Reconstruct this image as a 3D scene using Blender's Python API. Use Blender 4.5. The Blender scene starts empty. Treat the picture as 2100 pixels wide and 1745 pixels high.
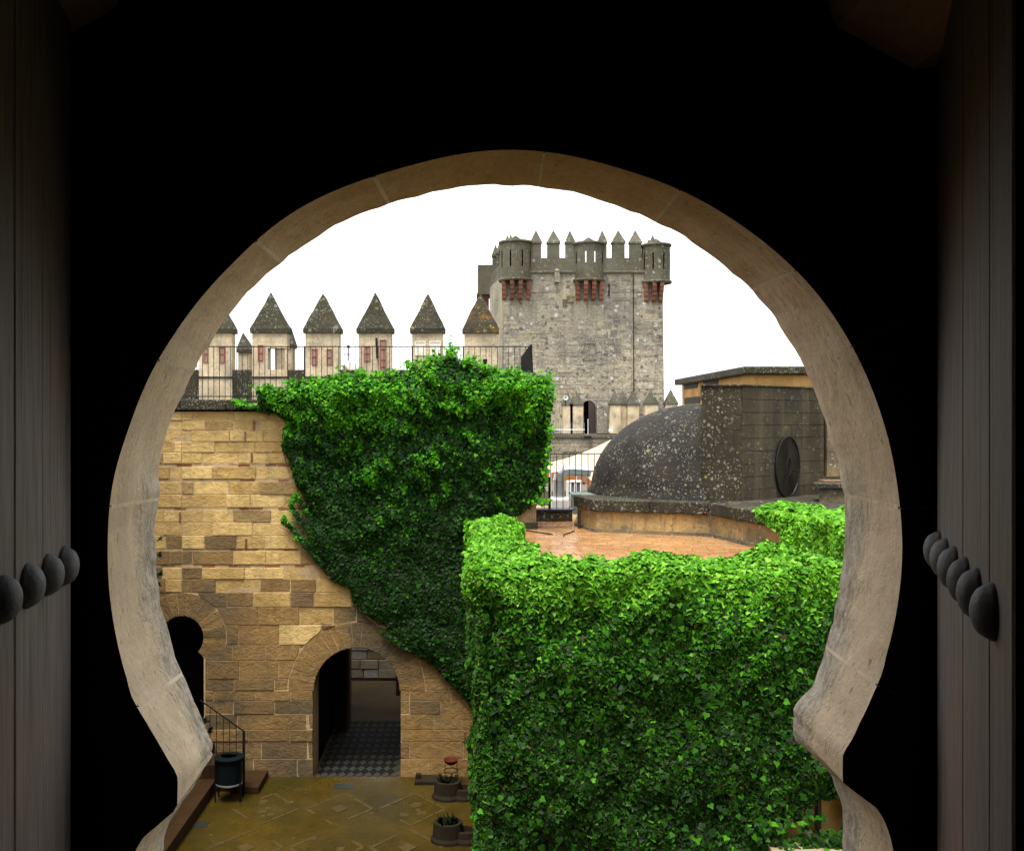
import bpy, math, random
import numpy as np
from mathutils import Matrix, Vector, Euler
R = math.radians
random.seed(7)
rng = np.random.default_rng(11)
S = bpy.context.scene
C = S.collection

# ------------------------------------------------------------------ camera, sky, sun, exposure
cam_d = bpy.data.cameras.new('camera'); cam = bpy.data.objects.new('camera', cam_d); C.objects.link(cam)
cam.location = (0, 0, 0); cam.rotation_euler = (R(90), 0, 0)
cam_d.sensor_width = 36; cam_d.lens = 36 * 2000 / 2100
cam_d.shift_x = 90 / 2100; cam_d.shift_y = -12.5 / 2100
cam_d.clip_start = 0.05; cam_d.clip_end = 6000
S.camera = cam
SUN_EL, SUN_AZ = 70, 205      # azimuth clockwise from +Y, soft overcast light
w = bpy.data.worlds.new('World'); S.world = w; w.use_nodes = True
nt = w.node_tree; nt.nodes.clear()
wo = nt.nodes.new('ShaderNodeOutputWorld'); bg = nt.nodes.new('ShaderNodeBackground')
sky = nt.nodes.new('ShaderNodeTexSky'); sky.sky_type = 'NISHITA'; sky.sun_disc = False
sky.sun_elevation = R(SUN_EL); sky.sun_rotation = R(SUN_AZ)
sky.air_density = 1.0; sky.dust_density = 4.0; sky.ozone_density = 1.0; sky.altitude = 200
hs = nt.nodes.new('ShaderNodeHueSaturation'); hs.inputs['Saturation'].default_value = 0.18; hs.inputs['Value'].default_value = 1.0
veil = nt.nodes.new('ShaderNodeMix'); veil.data_type = 'RGBA'; veil.inputs[0].default_value = 0.55; veil.inputs[7].default_value = (6.2, 6.3, 6.5, 1)
nt.links.new(sky.outputs[0], hs.inputs['Color']); nt.links.new(hs.outputs[0], veil.inputs[6]); nt.links.new(veil.outputs[2], bg.inputs[0])
bg.inputs[1].default_value = 0.12
nt.links.new(bg.outputs[0], wo.inputs[0])
sd = bpy.data.lights.new('sun', 'SUN'); sd.energy = 2.0; sd.angle = R(25); sd.color = (1, 0.96, 0.9)
so = bpy.data.objects.new('sun', sd); C.objects.link(so)
az, el = R(SUN_AZ), R(SUN_EL)
to_sun = Vector((math.sin(az) * math.cos(el), math.cos(az) * math.cos(el), math.sin(el)))
so.rotation_euler = to_sun.to_track_quat('Z', 'Y').to_euler(); so.location = (0, 10, 40)
S.view_settings.view_transform = 'Standard'; S.view_settings.look = 'None'
S.view_settings.exposure = 1.8; S.view_settings.gamma = 1
S.view_settings.use_curve_mapping = False
S.render.engine = 'CYCLES'
S.cycles.use_denoising = True
S.cycles.max_bounces = 6; S.cycles.diffuse_bounces = 4; S.cycles.glossy_bounces = 2; S.cycles.transmission_bounces = 2
S.cycles.sample_clamp_indirect = 4
S.cycles.use_adaptive_sampling = True

# ------------------------------------------------------------------ helpers
def W(x, y, Y):
    """photo coordinate (2100 wide) at distance Y -> world"""
    return ((x - 960) / 2000 * Y, Y, -(y - 860) / 2000 * Y)

def props(o, label=None, cat=None, group=None, kind=None):
    if label: o['label'] = label
    if cat: o['category'] = cat
    if group: o['group'] = group
    if kind: o['kind'] = kind
    return o

def empty(name, loc, label=None, cat=None, group=None, kind=None, rz=0):
    o = bpy.data.objects.new(name, None); C.objects.link(o)
    o.location = loc; o.rotation_euler = (0, 0, rz); o.empty_display_size = 0.2
    return props(o, label, cat, group, kind)

def origin_of(o):
    v = Vector((0, 0, 0))
    while o is not None:
        v += o.location; o = o.parent
    return v

class MB:
    def __init__(s): s.v = []; s.f = []
    def add(s, v, f):
        n = len(s.v); s.v += [tuple(p) for p in v]; s.f += [tuple(i + n for i in q) for q in f]; return s
    def box(s, x0, x1, y0, y1, z0, z1):
        v = [(x0, y0, z0), (x1, y0, z0), (x1, y1, z0), (x0, y1, z0), (x0, y0, z1), (x1, y0, z1), (x1, y1, z1), (x0, y1, z1)]
        return s.add(v, [(0, 3, 2, 1), (4, 5, 6, 7), (0, 1, 5, 4), (1, 2, 6, 5), (2, 3, 7, 6), (3, 0, 4, 7)])
    def prism(s, poly, z0, z1):          # poly in xy (ccw)
        n = len(poly); v = [(x, y, z0) for x, y in poly] + [(x, y, z1) for x, y in poly]
        f = [tuple(range(n - 1, -1, -1)), tuple(range(n, 2 * n))] + [(i, (i + 1) % n, n + (i + 1) % n, n + i) for i in range(n)]
        return s.add(v, f)
    def prism_y(s, poly, y0, y1):        # poly in xz
        n = len(poly); v = [(x, y0, z) for x, z in poly] + [(x, y1, z) for x, z in poly]
        f = [tuple(range(n)), tuple(range(2 * n - 1, n - 1, -1))] + [(i, n + i, n + (i + 1) % n, (i + 1) % n) for i in range(n)]
        return s.add(v, f)
    def bar(s, a, b, r, n=6, r2=None):
        a, b = Vector(a), Vector(b); d = (b - a).normalized(); r2 = r if r2 is None else r2
        t = Vector((0, 0, 1)) if abs(d.z) < .9 else Vector((1, 0, 0)); u = d.cross(t).normalized(); w_ = d.cross(u)
        v = []
        for p, rr in ((a, r), (b, r2)):
            for i in range(n):
                t_ = 2 * math.pi * i / n + math.pi / n; v.append(p + (u * math.cos(t_) + w_ * math.sin(t_)) * rr)
        f = [(i, (i + 1) % n, n + (i + 1) % n, n + i) for i in range(n)] + [tuple(range(n - 1, -1, -1)), tuple(range(n, 2 * n))]
        return s.add(v, f)
    def lathe(s, prof, c=(0, 0, 0), n=24, a0=0, a1=2 * math.pi, sx=1, sy=1):
        full = abs(a1 - a0 - 2 * math.pi) < 1e-6; m = n if full else n + 1; v = []
        for r, z in prof:
            for i in range(m):
                t = a0 + (a1 - a0) * i / n; v.append((c[0] + r * math.cos(t) * sx, c[1] + r * math.sin(t) * sy, c[2] + z))
        f = []
        for j in range(len(prof) - 1):
            for i in range(n):
                k = (i + 1) % m if full else i + 1
                f.append((j * m + i, j * m + k, (j + 1) * m + k, (j + 1) * m + i))
        return s.add(v, f)
    def pyramid(s, x0, x1, y0, y1, z0, z1):
        cx, cy = (x0 + x1) / 2, (y0 + y1) / 2
        return s.add([(x0, y0, z0), (x1, y0, z0), (x1, y1, z0), (x0, y1, z0), (cx, cy, z1)],
                     [(0, 3, 2, 1), (0, 1, 4), (1, 2, 4), (2, 3, 4), (3, 0, 4)])
    def build(s, name, mat, parent=None, smooth=False, bevel=0, **kw):
        me = bpy.data.meshes.new(name); og = origin_of(parent) if parent else None
        if og is None:
            og = Vector((0, 0, 0))
        me.from_pydata([(a - og.x, b - og.y, c - og.z) for a, b, c in s.v], [], s.f)
        me.update()
        o = bpy.data.objects.new(name, me); C.objects.link(o)
        if mat: me.materials.append(mat)
        if parent: o.parent = parent
        if smooth: me.shade_smooth()
        if bevel:
            b = o.modifiers.new('bevel', 'BEVEL'); b.width = bevel; b.segments = 2; b.limit_method = 'ANGLE'; b.angle_limit = R(40)
        props(o, **kw)
        return o

def snoise(n=14, f=1.0, seed=0, dim=2):
    g = np.random.default_rng(seed); k = g.normal(size=(n, dim)) * f; ph = g.uniform(0, 6.28, n)
    k *= g.uniform(.4, 1.8, n)[:, None]
    def fn(*a):
        out = 0
        for i in range(n):
            t = ph[i]
            for d in range(dim): t = t + k[i, d] * a[d]
            out = out + np.sin(t)
        return out / math.sqrt(n / 2) / 1.4
    return fn

# ------------------------------------------------------------------ material kit
class MT:
    def __init__(s, name, rough=.85, spec=.3):
        s.m = bpy.data.materials.new(name); s.m.use_nodes = True; s.t = s.m.node_tree; s.t.nodes.clear()
        s.out = s.new('ShaderNodeOutputMaterial'); s.b = s.new('ShaderNodeBsdfPrincipled')
        s.t.links.new(s.b.outputs[0], s.out.inputs[0])
        s.b.inputs['Roughness'].default_value = rough; s.b.inputs['Specular IOR Level'].default_value = spec
        s.geo = s.new('ShaderNodeNewGeometry'); s.pos = s.geo.outputs['Position']; s.obj = s.new('ShaderNodeObjectInfo')
    def new(s, t): return s.t.nodes.new(t)
    def put(s, inp, v):
        if isinstance(v, bpy.types.NodeSocket): s.t.links.new(v, inp)
        elif isinstance(v, (tuple, list)) and inp.type == 'RGBA': inp.default_value = tuple(v) + ((1,) if len(v) == 3 else ())
        else: inp.default_value = v
    def sc(s, v, sx, sy, sz):
        m = s.new('ShaderNodeMapping'); s.put(m.inputs[0], v); m.inputs['Scale'].default_value = (sx, sy, sz); return m.outputs[0]
    def noise(s, scale, det=4, rough=.55, co=None, dist=0):
        n = s.new('ShaderNodeTexNoise'); s.put(n.inputs['Vector'], co or s.pos)
        n.inputs['Scale'].default_value = scale; n.inputs['Detail'].default_value = det; n.inputs['Roughness'].default_value = rough
        n.inputs['Distortion'].default_value = dist
        return n.outputs['Fac']
    def vor(s, scale, co=None, feat='F1'):
        n = s.new('ShaderNodeTexVoronoi'); n.feature = feat; s.put(n.inputs['Vector'], co or s.pos); n.inputs['Scale'].default_value = scale
        return n
    def ramp(s, f, stops, interp='LINEAR'):
        r = s.new('ShaderNodeValToRGB'); s.put(r.inputs[0], f); e = r.color_ramp; e.interpolation = interp
        while len(e.elements) < len(stops): e.elements.new(.5)
        for q, (p, c) in zip(e.elements, stops):
            q.position = p; q.color = (c, c, c, 1) if not isinstance(c, (tuple, list)) else tuple(c) + (1,)
        return r.outputs[0]
    def mix(s, f, a, b, mode='MIX'):
        n = s.new('ShaderNodeMix'); n.data_type = 'RGBA'; n.blend_type = mode
        s.put(n.inputs[0], f); s.put(n.inputs[6], a); s.put(n.inputs[7], b); return n.outputs[2]
    def m_(s, op, a, b=0.0, c=None):
        n = s.new('ShaderNodeMath'); n.operation = op; s.put(n.inputs[0], a); s.put(n.inputs[1], b)
        if c is not None: s.put(n.inputs[2], c)
        return n.outputs[0]
    def rnd(s):
        return s.m_('FRACT', s.m_('ADD', s.geo.outputs['Random Per Island'], s.obj.outputs['Random']))
    def xyz(s):
        n = s.new('ShaderNodeSeparateXYZ'); s.put(n.inputs[0], s.pos); return n.outputs
    def bump(s, h, strength=.6, dist=.02):
        n = s.new('ShaderNodeBump'); n.inputs['Strength'].default_value = strength; n.inputs['Distance'].default_value = dist
        s.put(n.inputs['Height'], h); s.t.links.new(n.outputs[0], s.b.inputs['Normal'])
    def col(s, c): s.put(s.b.inputs['Base Color'], c)
    def spots(s, scale, size, prob, co=None, warp=.0):
        """round lichen patches: mask 0..1"""
        v = s.vor(scale, co); col = s.new('ShaderNodeSeparateColor'); s.t.links.new(v.outputs['Color'], col.inputs[0])
        d = s.m_('ADD', v.outputs['Distance'], s.m_('MULTIPLY', s.m_('SUBTRACT', s.noise(scale * 4, 2, co=co), .5), .35))
        thr = s.m_('MULTIPLY', col.outputs[1], size)
        a = s.m_('LESS_THAN', d, thr); b = s.m_('LESS_THAN', col.outputs[0], prob)
        return s.m_('MULTIPLY', a, b), col.outputs[2]

def simple(name, c, rough=.6, metal=0, spec=.4, var=.0, nscale=8, bump=0):
    t = MT(name, rough, spec); t.b.inputs['Metallic'].default_value = metal; c = tuple(q * .85 for q in c)
    n = t.noise(nscale, 5)
    if var:
        t.col(t.mix(n, tuple(x * (1 - var) for x in c), tuple(min(1, x * (1 + var)) for x in c)))
    else: t.col(c)
    if bump: t.bump(t.noise(nscale * 5, 4), .5, bump)
    return t.m

def lichen(name, k=1.0, base=((.012, .011, .008), (.045, .038, .026)), white=.5, prob=.35, yellow=.25, moss=0.0, streak=0.0, orange=0.0):
    """dark weathered stone with round pale lichen patches; k = patches per metre factor"""
    t = MT(name, .8, .35)
    n1 = t.noise(1.2 * k, 6, .65); c = t.mix(t.ramp(n1, [(.3, 0.), (.7, 1.)]), base[0], base[1])
    brown = .0 if name.startswith('dome') else t.ramp(t.noise(.7 * k, 5, .6), [(.45, 0.), (.7, 1.)]); c = t.mix(t.m_('MULTIPLY', brown, .5), c, (.075, .055, .03))
    if moss:
        g = t.ramp(t.noise(.9 * k, 6, .7), [(.42, 0.), (.62, 1.)]); c = t.mix(t.m_('MULTIPLY', g, moss), c, (.055, .055, .014))
    if orange:
        g = t.ramp(t.noise(2.3 * k, 6, .75), [(.5, 0.), (.6, 1.)]); c = t.mix(t.m_('MULTIPLY', g, orange), c, (.20, .10, .015))
    patch = t.ramp(t.noise(1.1 * k, 5, .7), [(.40, .08), (.58, 1.)])
    for scale, size, p, a in ((26 * k, .62, prob, .9), (11 * k, .5, prob * .9, 1.), (5 * k, .42, prob * .5, .85)):
        m, r = t.spots(scale, size, p)
        lc = t.mix(t.m_('GREATER_THAN', r, 1 - yellow), (.34 * white * 2, .34 * white * 2, .29 * white * 2), (.30, .25, .09))
        c = t.mix(t.m_('MULTIPLY', t.m_('MULTIPLY', m, patch), a), c, lc)
    if streak:
        s_ = t.ramp(t.noise(2.2, 4, .6, t.sc(t.pos, 1.6, 1.6, .12)), [(.5, 0.), (.68, 1.)])
        c = t.mix(t.m_('MULTIPLY', s_, streak), c, (.16, .13, .07))
    c = t.mix(1.0, c, (.54, .54, .54), 'MULTIPLY'); t.col(c); t.b.inputs['Specular IOR Level'].default_value = .2; t.bump(t.noise(22 * k, 6, .7), .7, .03 / k)
    return t.m

def masonry(name, stops, noise_k=1.0, rough_k=1.0, dark=.5, grey=(.09, .08, .055), greyamt=.5, bdist=.025, streak=0.0, speck=0.0, mott=(.42, 1.35), gthr=(.48, .66)):
    """cut stone: one tone per stone (stops over a random value), then stains, pits and grain"""
    t = MT(name, .88, .2)
    c = t.ramp(t.rnd(), stops)
    n = t.noise(2.2 * noise_k, 6, .65); c = t.mix(.75, c, t.mix(t.ramp(n, [(.25, 0.), (.75, 1.)]), (mott[0], mott[0] * .93, mott[0] * .82), (mott[1], mott[1] * .97, mott[1] * .93)), 'MULTIPLY')
    g = t.ramp(t.noise(.55 * noise_k, 6, .72), [(gthr[0], 0.), (gthr[1], 1.)]); c = t.mix(t.m_('MULTIPLY', g, greyamt), c, grey)
    pits = t.ramp(t.noise(14 * noise_k, 5, .75, t.sc(t.pos, 1, 1, 1.3)), [(.30, 1.), (.44, 0.)])
    c = t.mix(t.m_('MULTIPLY', pits, dark), c, (.06, .045, .022))
    hi_ = t.ramp(t.noise(9 * noise_k, 6, .8), [(.3, 0.), (.7, 1.)]); c = t.mix(.55, c, t.mix(hi_, (.6, .56, .5), (1.3, 1.3, 1.3)), 'MULTIPLY')
    if streak:
        sk = t.ramp(t.noise(3.5 * noise_k, 5, .65, t.sc(t.pos, 1.8, 1.8, .16)), [(.5, 0.), (.66, 1.)]); c = t.mix(t.m_('MULTIPLY', sk, streak), c, (.10, .09, .07))
    if speck:
        m, r_ = t.spots(6 * noise_k, .45, .35); c = t.mix(t.m_('MULTIPLY', m, speck), c, t.mix(t.m_('GREATER_THAN', r_, .5), (.55, .54, .50), (.10, .095, .085)))
        m, r_ = t.spots(15 * noise_k, .5, .4); c = t.mix(t.m_('MULTIPLY', m, speck * .8), c, t.mix(t.m_('GREATER_THAN', r_, .45), (.5, .49, .45), (.12, .11, .09)))
    c = t.mix(1.0, c, (.69, .69, .69), 'MULTIPLY'); t.col(c)
    h = t.m_('ADD', t.noise(6 * rough_k, 9, .75, t.sc(t.pos, 1, 1, 1.25), .4), t.m_('MULTIPLY', t.noise(40 * rough_k, 4), .25))
    t.bump(h, .9, bdist)
    return t.m

M = {}
M['ochre'] = masonry('ochre_sandstone', [(0, (.86, .63, .27)), (.35, (.79, .56, .22)), (.65, (.70, .48, .175)), (.86, (.58, .39, .14)), (.95, (.42, .29, .12)), (1, (.30, .22, .10))], greyamt=.4, dark=.35, grey=(.30, .22, .11), bdist=.06, streak=.2, gthr=(.44, .62))
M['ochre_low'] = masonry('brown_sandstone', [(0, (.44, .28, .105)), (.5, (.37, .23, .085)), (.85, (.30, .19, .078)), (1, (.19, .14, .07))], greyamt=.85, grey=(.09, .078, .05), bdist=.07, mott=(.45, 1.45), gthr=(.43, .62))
M['core'] = masonry('mortar_core', [(0, (.58, .43, .24)), (1, (.58, .43, .24))], greyamt=.5, grey=(.20, .14, .08))
M['redbrick'] = masonry('thin_red_brick', [(0, (.32, .12, .055)), (.6, (.22, .08, .04)), (1, (.30, .20, .13))], greyamt=.2)
M['keep'] = masonry('keep_grey_stone', [(0, (.50, .46, .36)), (.3, (.41, .375, .29)), (.5, (.48, .42, .30)), (.7, (.34, .32, .27)), (.85, (.41, .325, .235)), (1, (.60, .58, .51))], noise_k=.42, rough_k=.6, grey=(.15, .148, .14), greyamt=.75, bdist=.12, dark=1.0, streak=.45, speck=.85, gthr=(.44, .6))
M['keepwall'] = masonry('keep_lime_render', [(0, (.50, .455, .345)), (1, (.50, .455, .345))], noise_k=.5, rough_k=.8, grey=(.18, .175, .155), greyamt=.75, bdist=.12, dark=1.0, streak=.5, speck=.85, gthr=(.44, .6))
M['keepdark'] = lichen('keep_parapet_stone', .4, ((.08, .078, .055), (.22, .205, .15)), .5, .3, .25, moss=.45, streak=.4)
M['corbel'] = masonry('red_corbel_brick', [(0, (.30, .125, .085)), (1, (.20, .085, .06))], noise_k=.6, greyamt=.3)
M['plaster'] = masonry('merlon_plaster', [(0, (.74, .63, .43)), (1, (.64, .54, .38))], noise_k=2.2, grey=(.17, .15, .12), greyamt=.85, bdist=.02, streak=.3, speck=.5, mott=(.5, 1.3))
M['capdark'] = lichen('merlon_cap_stone', 1.6, ((.018, .017, .010), (.075, .065, .042)), .40, .42, .25, moss=.5)
M['caporange'] = lichen('merlon_cap_orange', 1.5, ((.022, .02, .012), (.075, .06, .03)), .38, .25, .5, moss=.8, orange=.9)
M['coping'] = lichen('coping_stone', 1.5, ((.012, .011, .008), (.055, .048, .03)), .40, .42, .25, moss=.35)
M['dome'] = lichen('dome_lead_lichen', 1.55, ((.008, .0075, .006), (.036, .029, .021)), .36, .34, .25)
M['block'] = lichen('block_lichen_stone', 1.3, ((.014, .012, .008), (.06, .05, .03)), .42, .5, .3, moss=.2)
M['blockside'] = lichen('block_streaked_stone', 1.1, ((.028, .024, .014), (.105, .085, .048)), .36, .12, .3, streak=.55)
M['ochreplain'] = masonry('ochre_render', [(0, (.66, .45, .18)), (1, (.60, .39, .15))], noise_k=2.0, grey=(.13, .115, .075), greyamt=.85, bdist=.03, streak=.5, speck=.6, gthr=(.40, .58))
M['ochrestain'] = masonry('ochre_stained', [(0, (.40, .30, .15)), (1, (.34, .25, .12))], noise_k=1.4, grey=(.09, .08, .055), greyamt=1.0, bdist=.03, streak=.5, speck=.5, gthr=(.38, .56))
M['ochreclean'] = masonry('ochre_clean_render', [(0, (.62, .38, .13)), (1, (.56, .33, .11))], noise_k=.6, greyamt=.1, bdist=.008, dark=.15)
M['far'] = masonry('far_grey_stone', [(0, (.30, .31, .30)), (.5, (.24, .21, .15)), (1, (.12, .10, .06))], greyamt=.3)
M['iron'] = simple('black_iron', (.014, .013, .014), .5, .6, .4, .3)
M['iron_door'] = simple('dark_sheet_iron', (.012, .011, .012), .7, .2, .2, .4)
M['white'] = simple('white_paint', (.75, .75, .72), .6, 0, .3, .1)
M['dark'] = simple('dark_void', (.0015, .0013, .0012), 1.0, 0, 0)
M['bin'] = simple('painted_bin', (.0025, .005, .006), .6, .0, .08, .3)
M['duct'] = simple('galvanised_duct', (.55, .58, .62), .3, .8, .5, .1)
M['greencab'] = simple('green_grey_cabinet', (.10, .14, .12), .6, 0, .3, .2)
M['terracotta'] = simple('rust_orange_bowl', (.07, .015, .004), .8, 0, .08, .3)
M['darkstone'] = simple('dark_stone_trough', (.017, .012, .006), .85, 0, .1, .7, 9, .02)
M['plantdark'] = simple('dark_plant', (.005, .008, .003), .8, 0, .05, .5)
M['palefar'] = simple('pale_far_render', (.62, .60, .54), .8, 0, .2, .12, 2)
M['canvas'] = simple('cream_canvas', (.46, .35, .235), .7, 0, .2, .06, 3)
M['valance'] = simple('orange_canvas', (.32, .12, .035), .7, 0, .2, .2, 3)
M['plainroom'] = simple('shade_dark_room_plaster', (.012, .0115, .011), .9, 0, .15, .3, 3, .006)  # near-black colour holds the shade of the unlit room side
M['stem'] = simple('ivy_stem_mat', (.012, .016, .006), .9, 0, .1, .6, 14, .03)
M['redframe'] = simple('red_brick_frame', (.24, .07, .055), .8, 0, .2, .4, 20)
M['steptile'] = simple('clay_step', (.030, .015, .005), .7, 0, .1, .5, 5, .008)
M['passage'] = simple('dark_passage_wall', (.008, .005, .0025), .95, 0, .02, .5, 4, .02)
M['smallcap'] = lichen('small_cap_stone', .5, ((.05, .05, .036), (.16, .15, .11)), .5, .3, .3, moss=.3)
M['balu'] = simple('grey_baluster', (.35, .35, .34), .6)
M['slab'] = simple('pale_ledge_slab', (.26, .22, .12), .7, 0, .2, .4)
M['pipe'] = simple('dark_downpipe', (.02, .016, .012), .5, .2, .4, .2)

# arch limestone: warm beige, pores and scratches, weathered grey with lichen at its outer (rain side) edge
t = MT('arch_limestone', .85, .2)
c = t.mix(t.noise(1.6, 5, .6), (.62, .475, .32), (.84, .70, .51))
c = t.mix(t.m_('MULTIPLY', t.ramp(t.noise(5, 6, .7, t.sc(t.pos, 1.5, .25, 1.5)), [(.42, 0.), (.7, 1.)]), .35), c, (.44, .33, .22))
c = t.mix(t.ramp(t.rnd(), [(0, 0.), (1, .25)]), c, (.52, .38, .23))
pores = t.ramp(t.noise(38, 4, .7, t.sc(t.pos, 1, 1, .3)), [(.30, 1.), (.40, 0.)])
gr_ = t.ramp(t.noise(5, 7, .75, t.sc(t.pos, 7, 2, .5)), [(.3, 0.), (.7, 1.)]); c = t.mix(.6, c, t.mix(gr_, (.72, .68, .62), (1.15, 1.14, 1.12)), 'MULTIPLY')
c = t.mix(t.m_('MULTIPLY', pores, .7), c, (.14, .10, .07))
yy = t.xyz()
edge = t.ramp(t.m_('ADD', t.m_('MULTIPLY', t.m_('SUBTRACT', yy[1], 3.2), 2.0), t.m_('MULTIPLY', t.m_('SUBTRACT', t.noise(4, 6, .7), .5), 1.0)), [(.55, 0.), (.80, 1.)])
lowz = t.ramp(t.m_('ADD', t.m_('MULTIPLY', yy[2], -1.), t.m_('MULTIPLY', t.noise(3, 4), .4)), [(.25, 0.), (.65, 1.)])
gm = t.m_('MULTIPLY', edge, lowz)
gcol = t.mix(t.ramp(t.noise(24, 7, .8, t.sc(t.pos, 1, 1, .6)), [(.38, 0.), (.58, 1.)]), (.13, .12, .095), (.76, .73, .62))
c = t.mix(t.m_('MULTIPLY', gm, .62), c, gcol)
zz_ = t.ramp(t.m_('MULTIPLY', yy[2], 1.0), [(.25, 0.), (.85, 1.)]); c = t.mix(t.m_('MULTIPLY', zz_, .85), c, t.mix(1.0, c, (.88, .66, .48), 'MULTIPLY'))  # warm bounce and dimness under the crown put into the stone colour
t.col(c); t.bump(t.m_('ADD', t.noise(9, 8, .7), t.m_('MULTIPLY', t.m_('MULTIPLY', t.noise(50, 5, .8), gm), 1.5)), .8, .02)
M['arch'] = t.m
M['archmortar'] = simple('arch_mortar', (.78, .63, .45), .9, 0, .1, .35, 9, .012)

t = MT('weathered_planks', .62, .3)
g = t.noise(7, 8, .7, t.sc(t.pos, 9, 9, .35)); g2 = t.noise(2, 5, .6)
c = t.mix(t.ramp(g, [(.3, 0.), (.7, 1.)]), (.06, .047, .04), (.22, .185, .16))
c = t.mix(t.ramp(g2, [(.5, 0.), (.7, .55)]), c, (.22, .12, .075))
c = t.mix(t.ramp(t.rnd(), [(0, 0.), (1, .35)]), c, (.14, .11, .10))
ck = t.ramp(t.noise(3, 5, .6, t.sc(t.pos, 12, 12, .12)), [(.30, 1.), (.34, 0.)]); c = t.mix(t.m_('MULTIPLY', ck, .7), c, (.02, .016, .014))
t.col(c); t.bump(t.m_('SUBTRACT', g, ck), .7, .006); M['plank'] = t.m
M['_unused'] = simple('iron_stud', (.10, .10, .105), .7, .1, .3, .4, 14, .002)

t = MT('iron_stud_forged', .62, .3); c = t.mix(t.ramp(t.noise(16, 6, .7), [(.35, 0.), (.7, 1.)]), (.075, .075, .08), (.15, .145, .14)); c = t.mix(t.ramp(t.noise(9, 5, .75), [(.56, 0.), (.68, .6)]), c, (.12, .065, .035)); t.col(c); t.bump(t.m_('ADD', t.noise(14, 5, .6), t.m_('MULTIPLY', t.noise(60, 3), .3)), .7, .008); M['stud'] = t.m
def leafmat(name, stops, rim, trans=.15, rough=.45):
    t = MT(name, rough, .08)
    c = t.ramp(t.rnd(), stops)
    a = t.new('ShaderNodeAttribute'); a.attribute_name = 'edge'
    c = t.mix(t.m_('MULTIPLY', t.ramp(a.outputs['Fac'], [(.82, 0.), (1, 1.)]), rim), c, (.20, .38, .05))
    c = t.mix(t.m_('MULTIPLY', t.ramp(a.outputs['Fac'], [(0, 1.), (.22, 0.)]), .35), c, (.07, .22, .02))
    c = t.mix(.5, c, t.mix(t.noise(1.1, 4, .6), (.45, .45, .45), (1.4, 1.4, 1.4)), 'MULTIPLY')
    c = t.mix(1.0, c, (.70, .70, .66), 'MULTIPLY'); t.col(c)
    tr = t.new('ShaderNodeBsdfTranslucent'); t.put(tr.inputs[0], t.mix(.5, c, (.06, .26, .0)))
    mx = t.new('ShaderNodeMixShader'); mx.inputs[0].default_value = trans
    t.t.links.new(t.b.outputs[0], mx.inputs[1]); t.t.links.new(tr.outputs[0], mx.inputs[2]); t.t.links.new(mx.outputs[0], t.out.inputs[0])
    return t.m
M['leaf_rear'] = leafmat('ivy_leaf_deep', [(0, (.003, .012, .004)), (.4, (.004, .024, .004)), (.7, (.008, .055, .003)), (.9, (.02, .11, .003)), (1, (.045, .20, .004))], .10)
M['leaf_shade'] = leafmat('ivy_leaf_shade', [(0, (.004, .010, .004)), (.5, (.006, .020, .005)), (.8, (.007, .040, .004)), (1, (.018, .10, .004))], .12)  # dark copy of the leaf colour, shade low in the ivy painted in
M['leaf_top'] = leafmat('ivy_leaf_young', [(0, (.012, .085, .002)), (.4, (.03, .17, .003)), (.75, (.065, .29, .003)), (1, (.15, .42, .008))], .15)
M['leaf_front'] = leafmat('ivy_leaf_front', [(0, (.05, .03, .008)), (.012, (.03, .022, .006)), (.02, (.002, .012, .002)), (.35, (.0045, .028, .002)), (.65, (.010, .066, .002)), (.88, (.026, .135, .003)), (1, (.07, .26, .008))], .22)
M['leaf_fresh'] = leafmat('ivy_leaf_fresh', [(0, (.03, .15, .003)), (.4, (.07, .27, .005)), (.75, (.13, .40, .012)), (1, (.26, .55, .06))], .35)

# wet brick terrace
t = MT('wet_clay_tiles', .25, .5)
c = t.ramp(t.rnd(), [(0, (.37, .20, .08)), (.5, (.32, .165, .065)), (.85, (.26, .125, .05)), (1, (.40, .25, .13))])
c = t.mix(t.m_('MULTIPLY', t.ramp(t.noise(.9, 5, .65), [(.45, 0.), (.65, 1.)]), .5), c, (.22, .12, .06))
t.col(c); t.put(t.b.inputs['Roughness'], t.ramp(t.noise(1.3, 5, .6), [(.35, .06), (.65, .32)])); t.bump(t.noise(20, 4), .15, .006)
M['wettile'] = t.m
# courtyard: mossy wet pebble ground
t = MT('mossy_pebble_ground', .5, .22)
v = t.vor(26)
c = t.mix(t.ramp(t.noise(.45, 6, .65), [(.35, 0.), (.65, 1.)]), (.021, .0135, .0014), (.046, .030, .0035))
c = t.mix(t.ramp(t.noise(1.1, 6, .7), [(.45, 0.), (.7, .7)]), c, (.012, .013, .002))
c = t.mix(.6, c, t.mix(v.outputs['Distance'], (.55, .55, .55), (1.3, 1.3, 1.3)), 'MULTIPLY')
m, r = t.spots(9, .3, .06); c = t.mix(t.m_('MULTIPLY', m, .6), c, (.09, .07, .03))
t.col(c); t.put(t.b.inputs['Roughness'], t.ramp(t.noise(.8, 4), [(.35, .22), (.7, .6)])); t.bump(v.outputs['Distance'], .5, .012)
M['ground'] = t.m
M['inlay'] = simple('pale_inlay_stone', (.050, .033, .008), .45, 0, .4, .6, 3.5, .01)
M['dirt'] = simple('brown_dirt', (.034, .023, .009), .8, 0, .2, .5, 1.5, .03)
t = MT('land', .9, .1); t.col(t.mix(t.noise(.05, 5), (.08, .09, .04), (.16, .13, .07))); M['land'] = t.m

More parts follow.
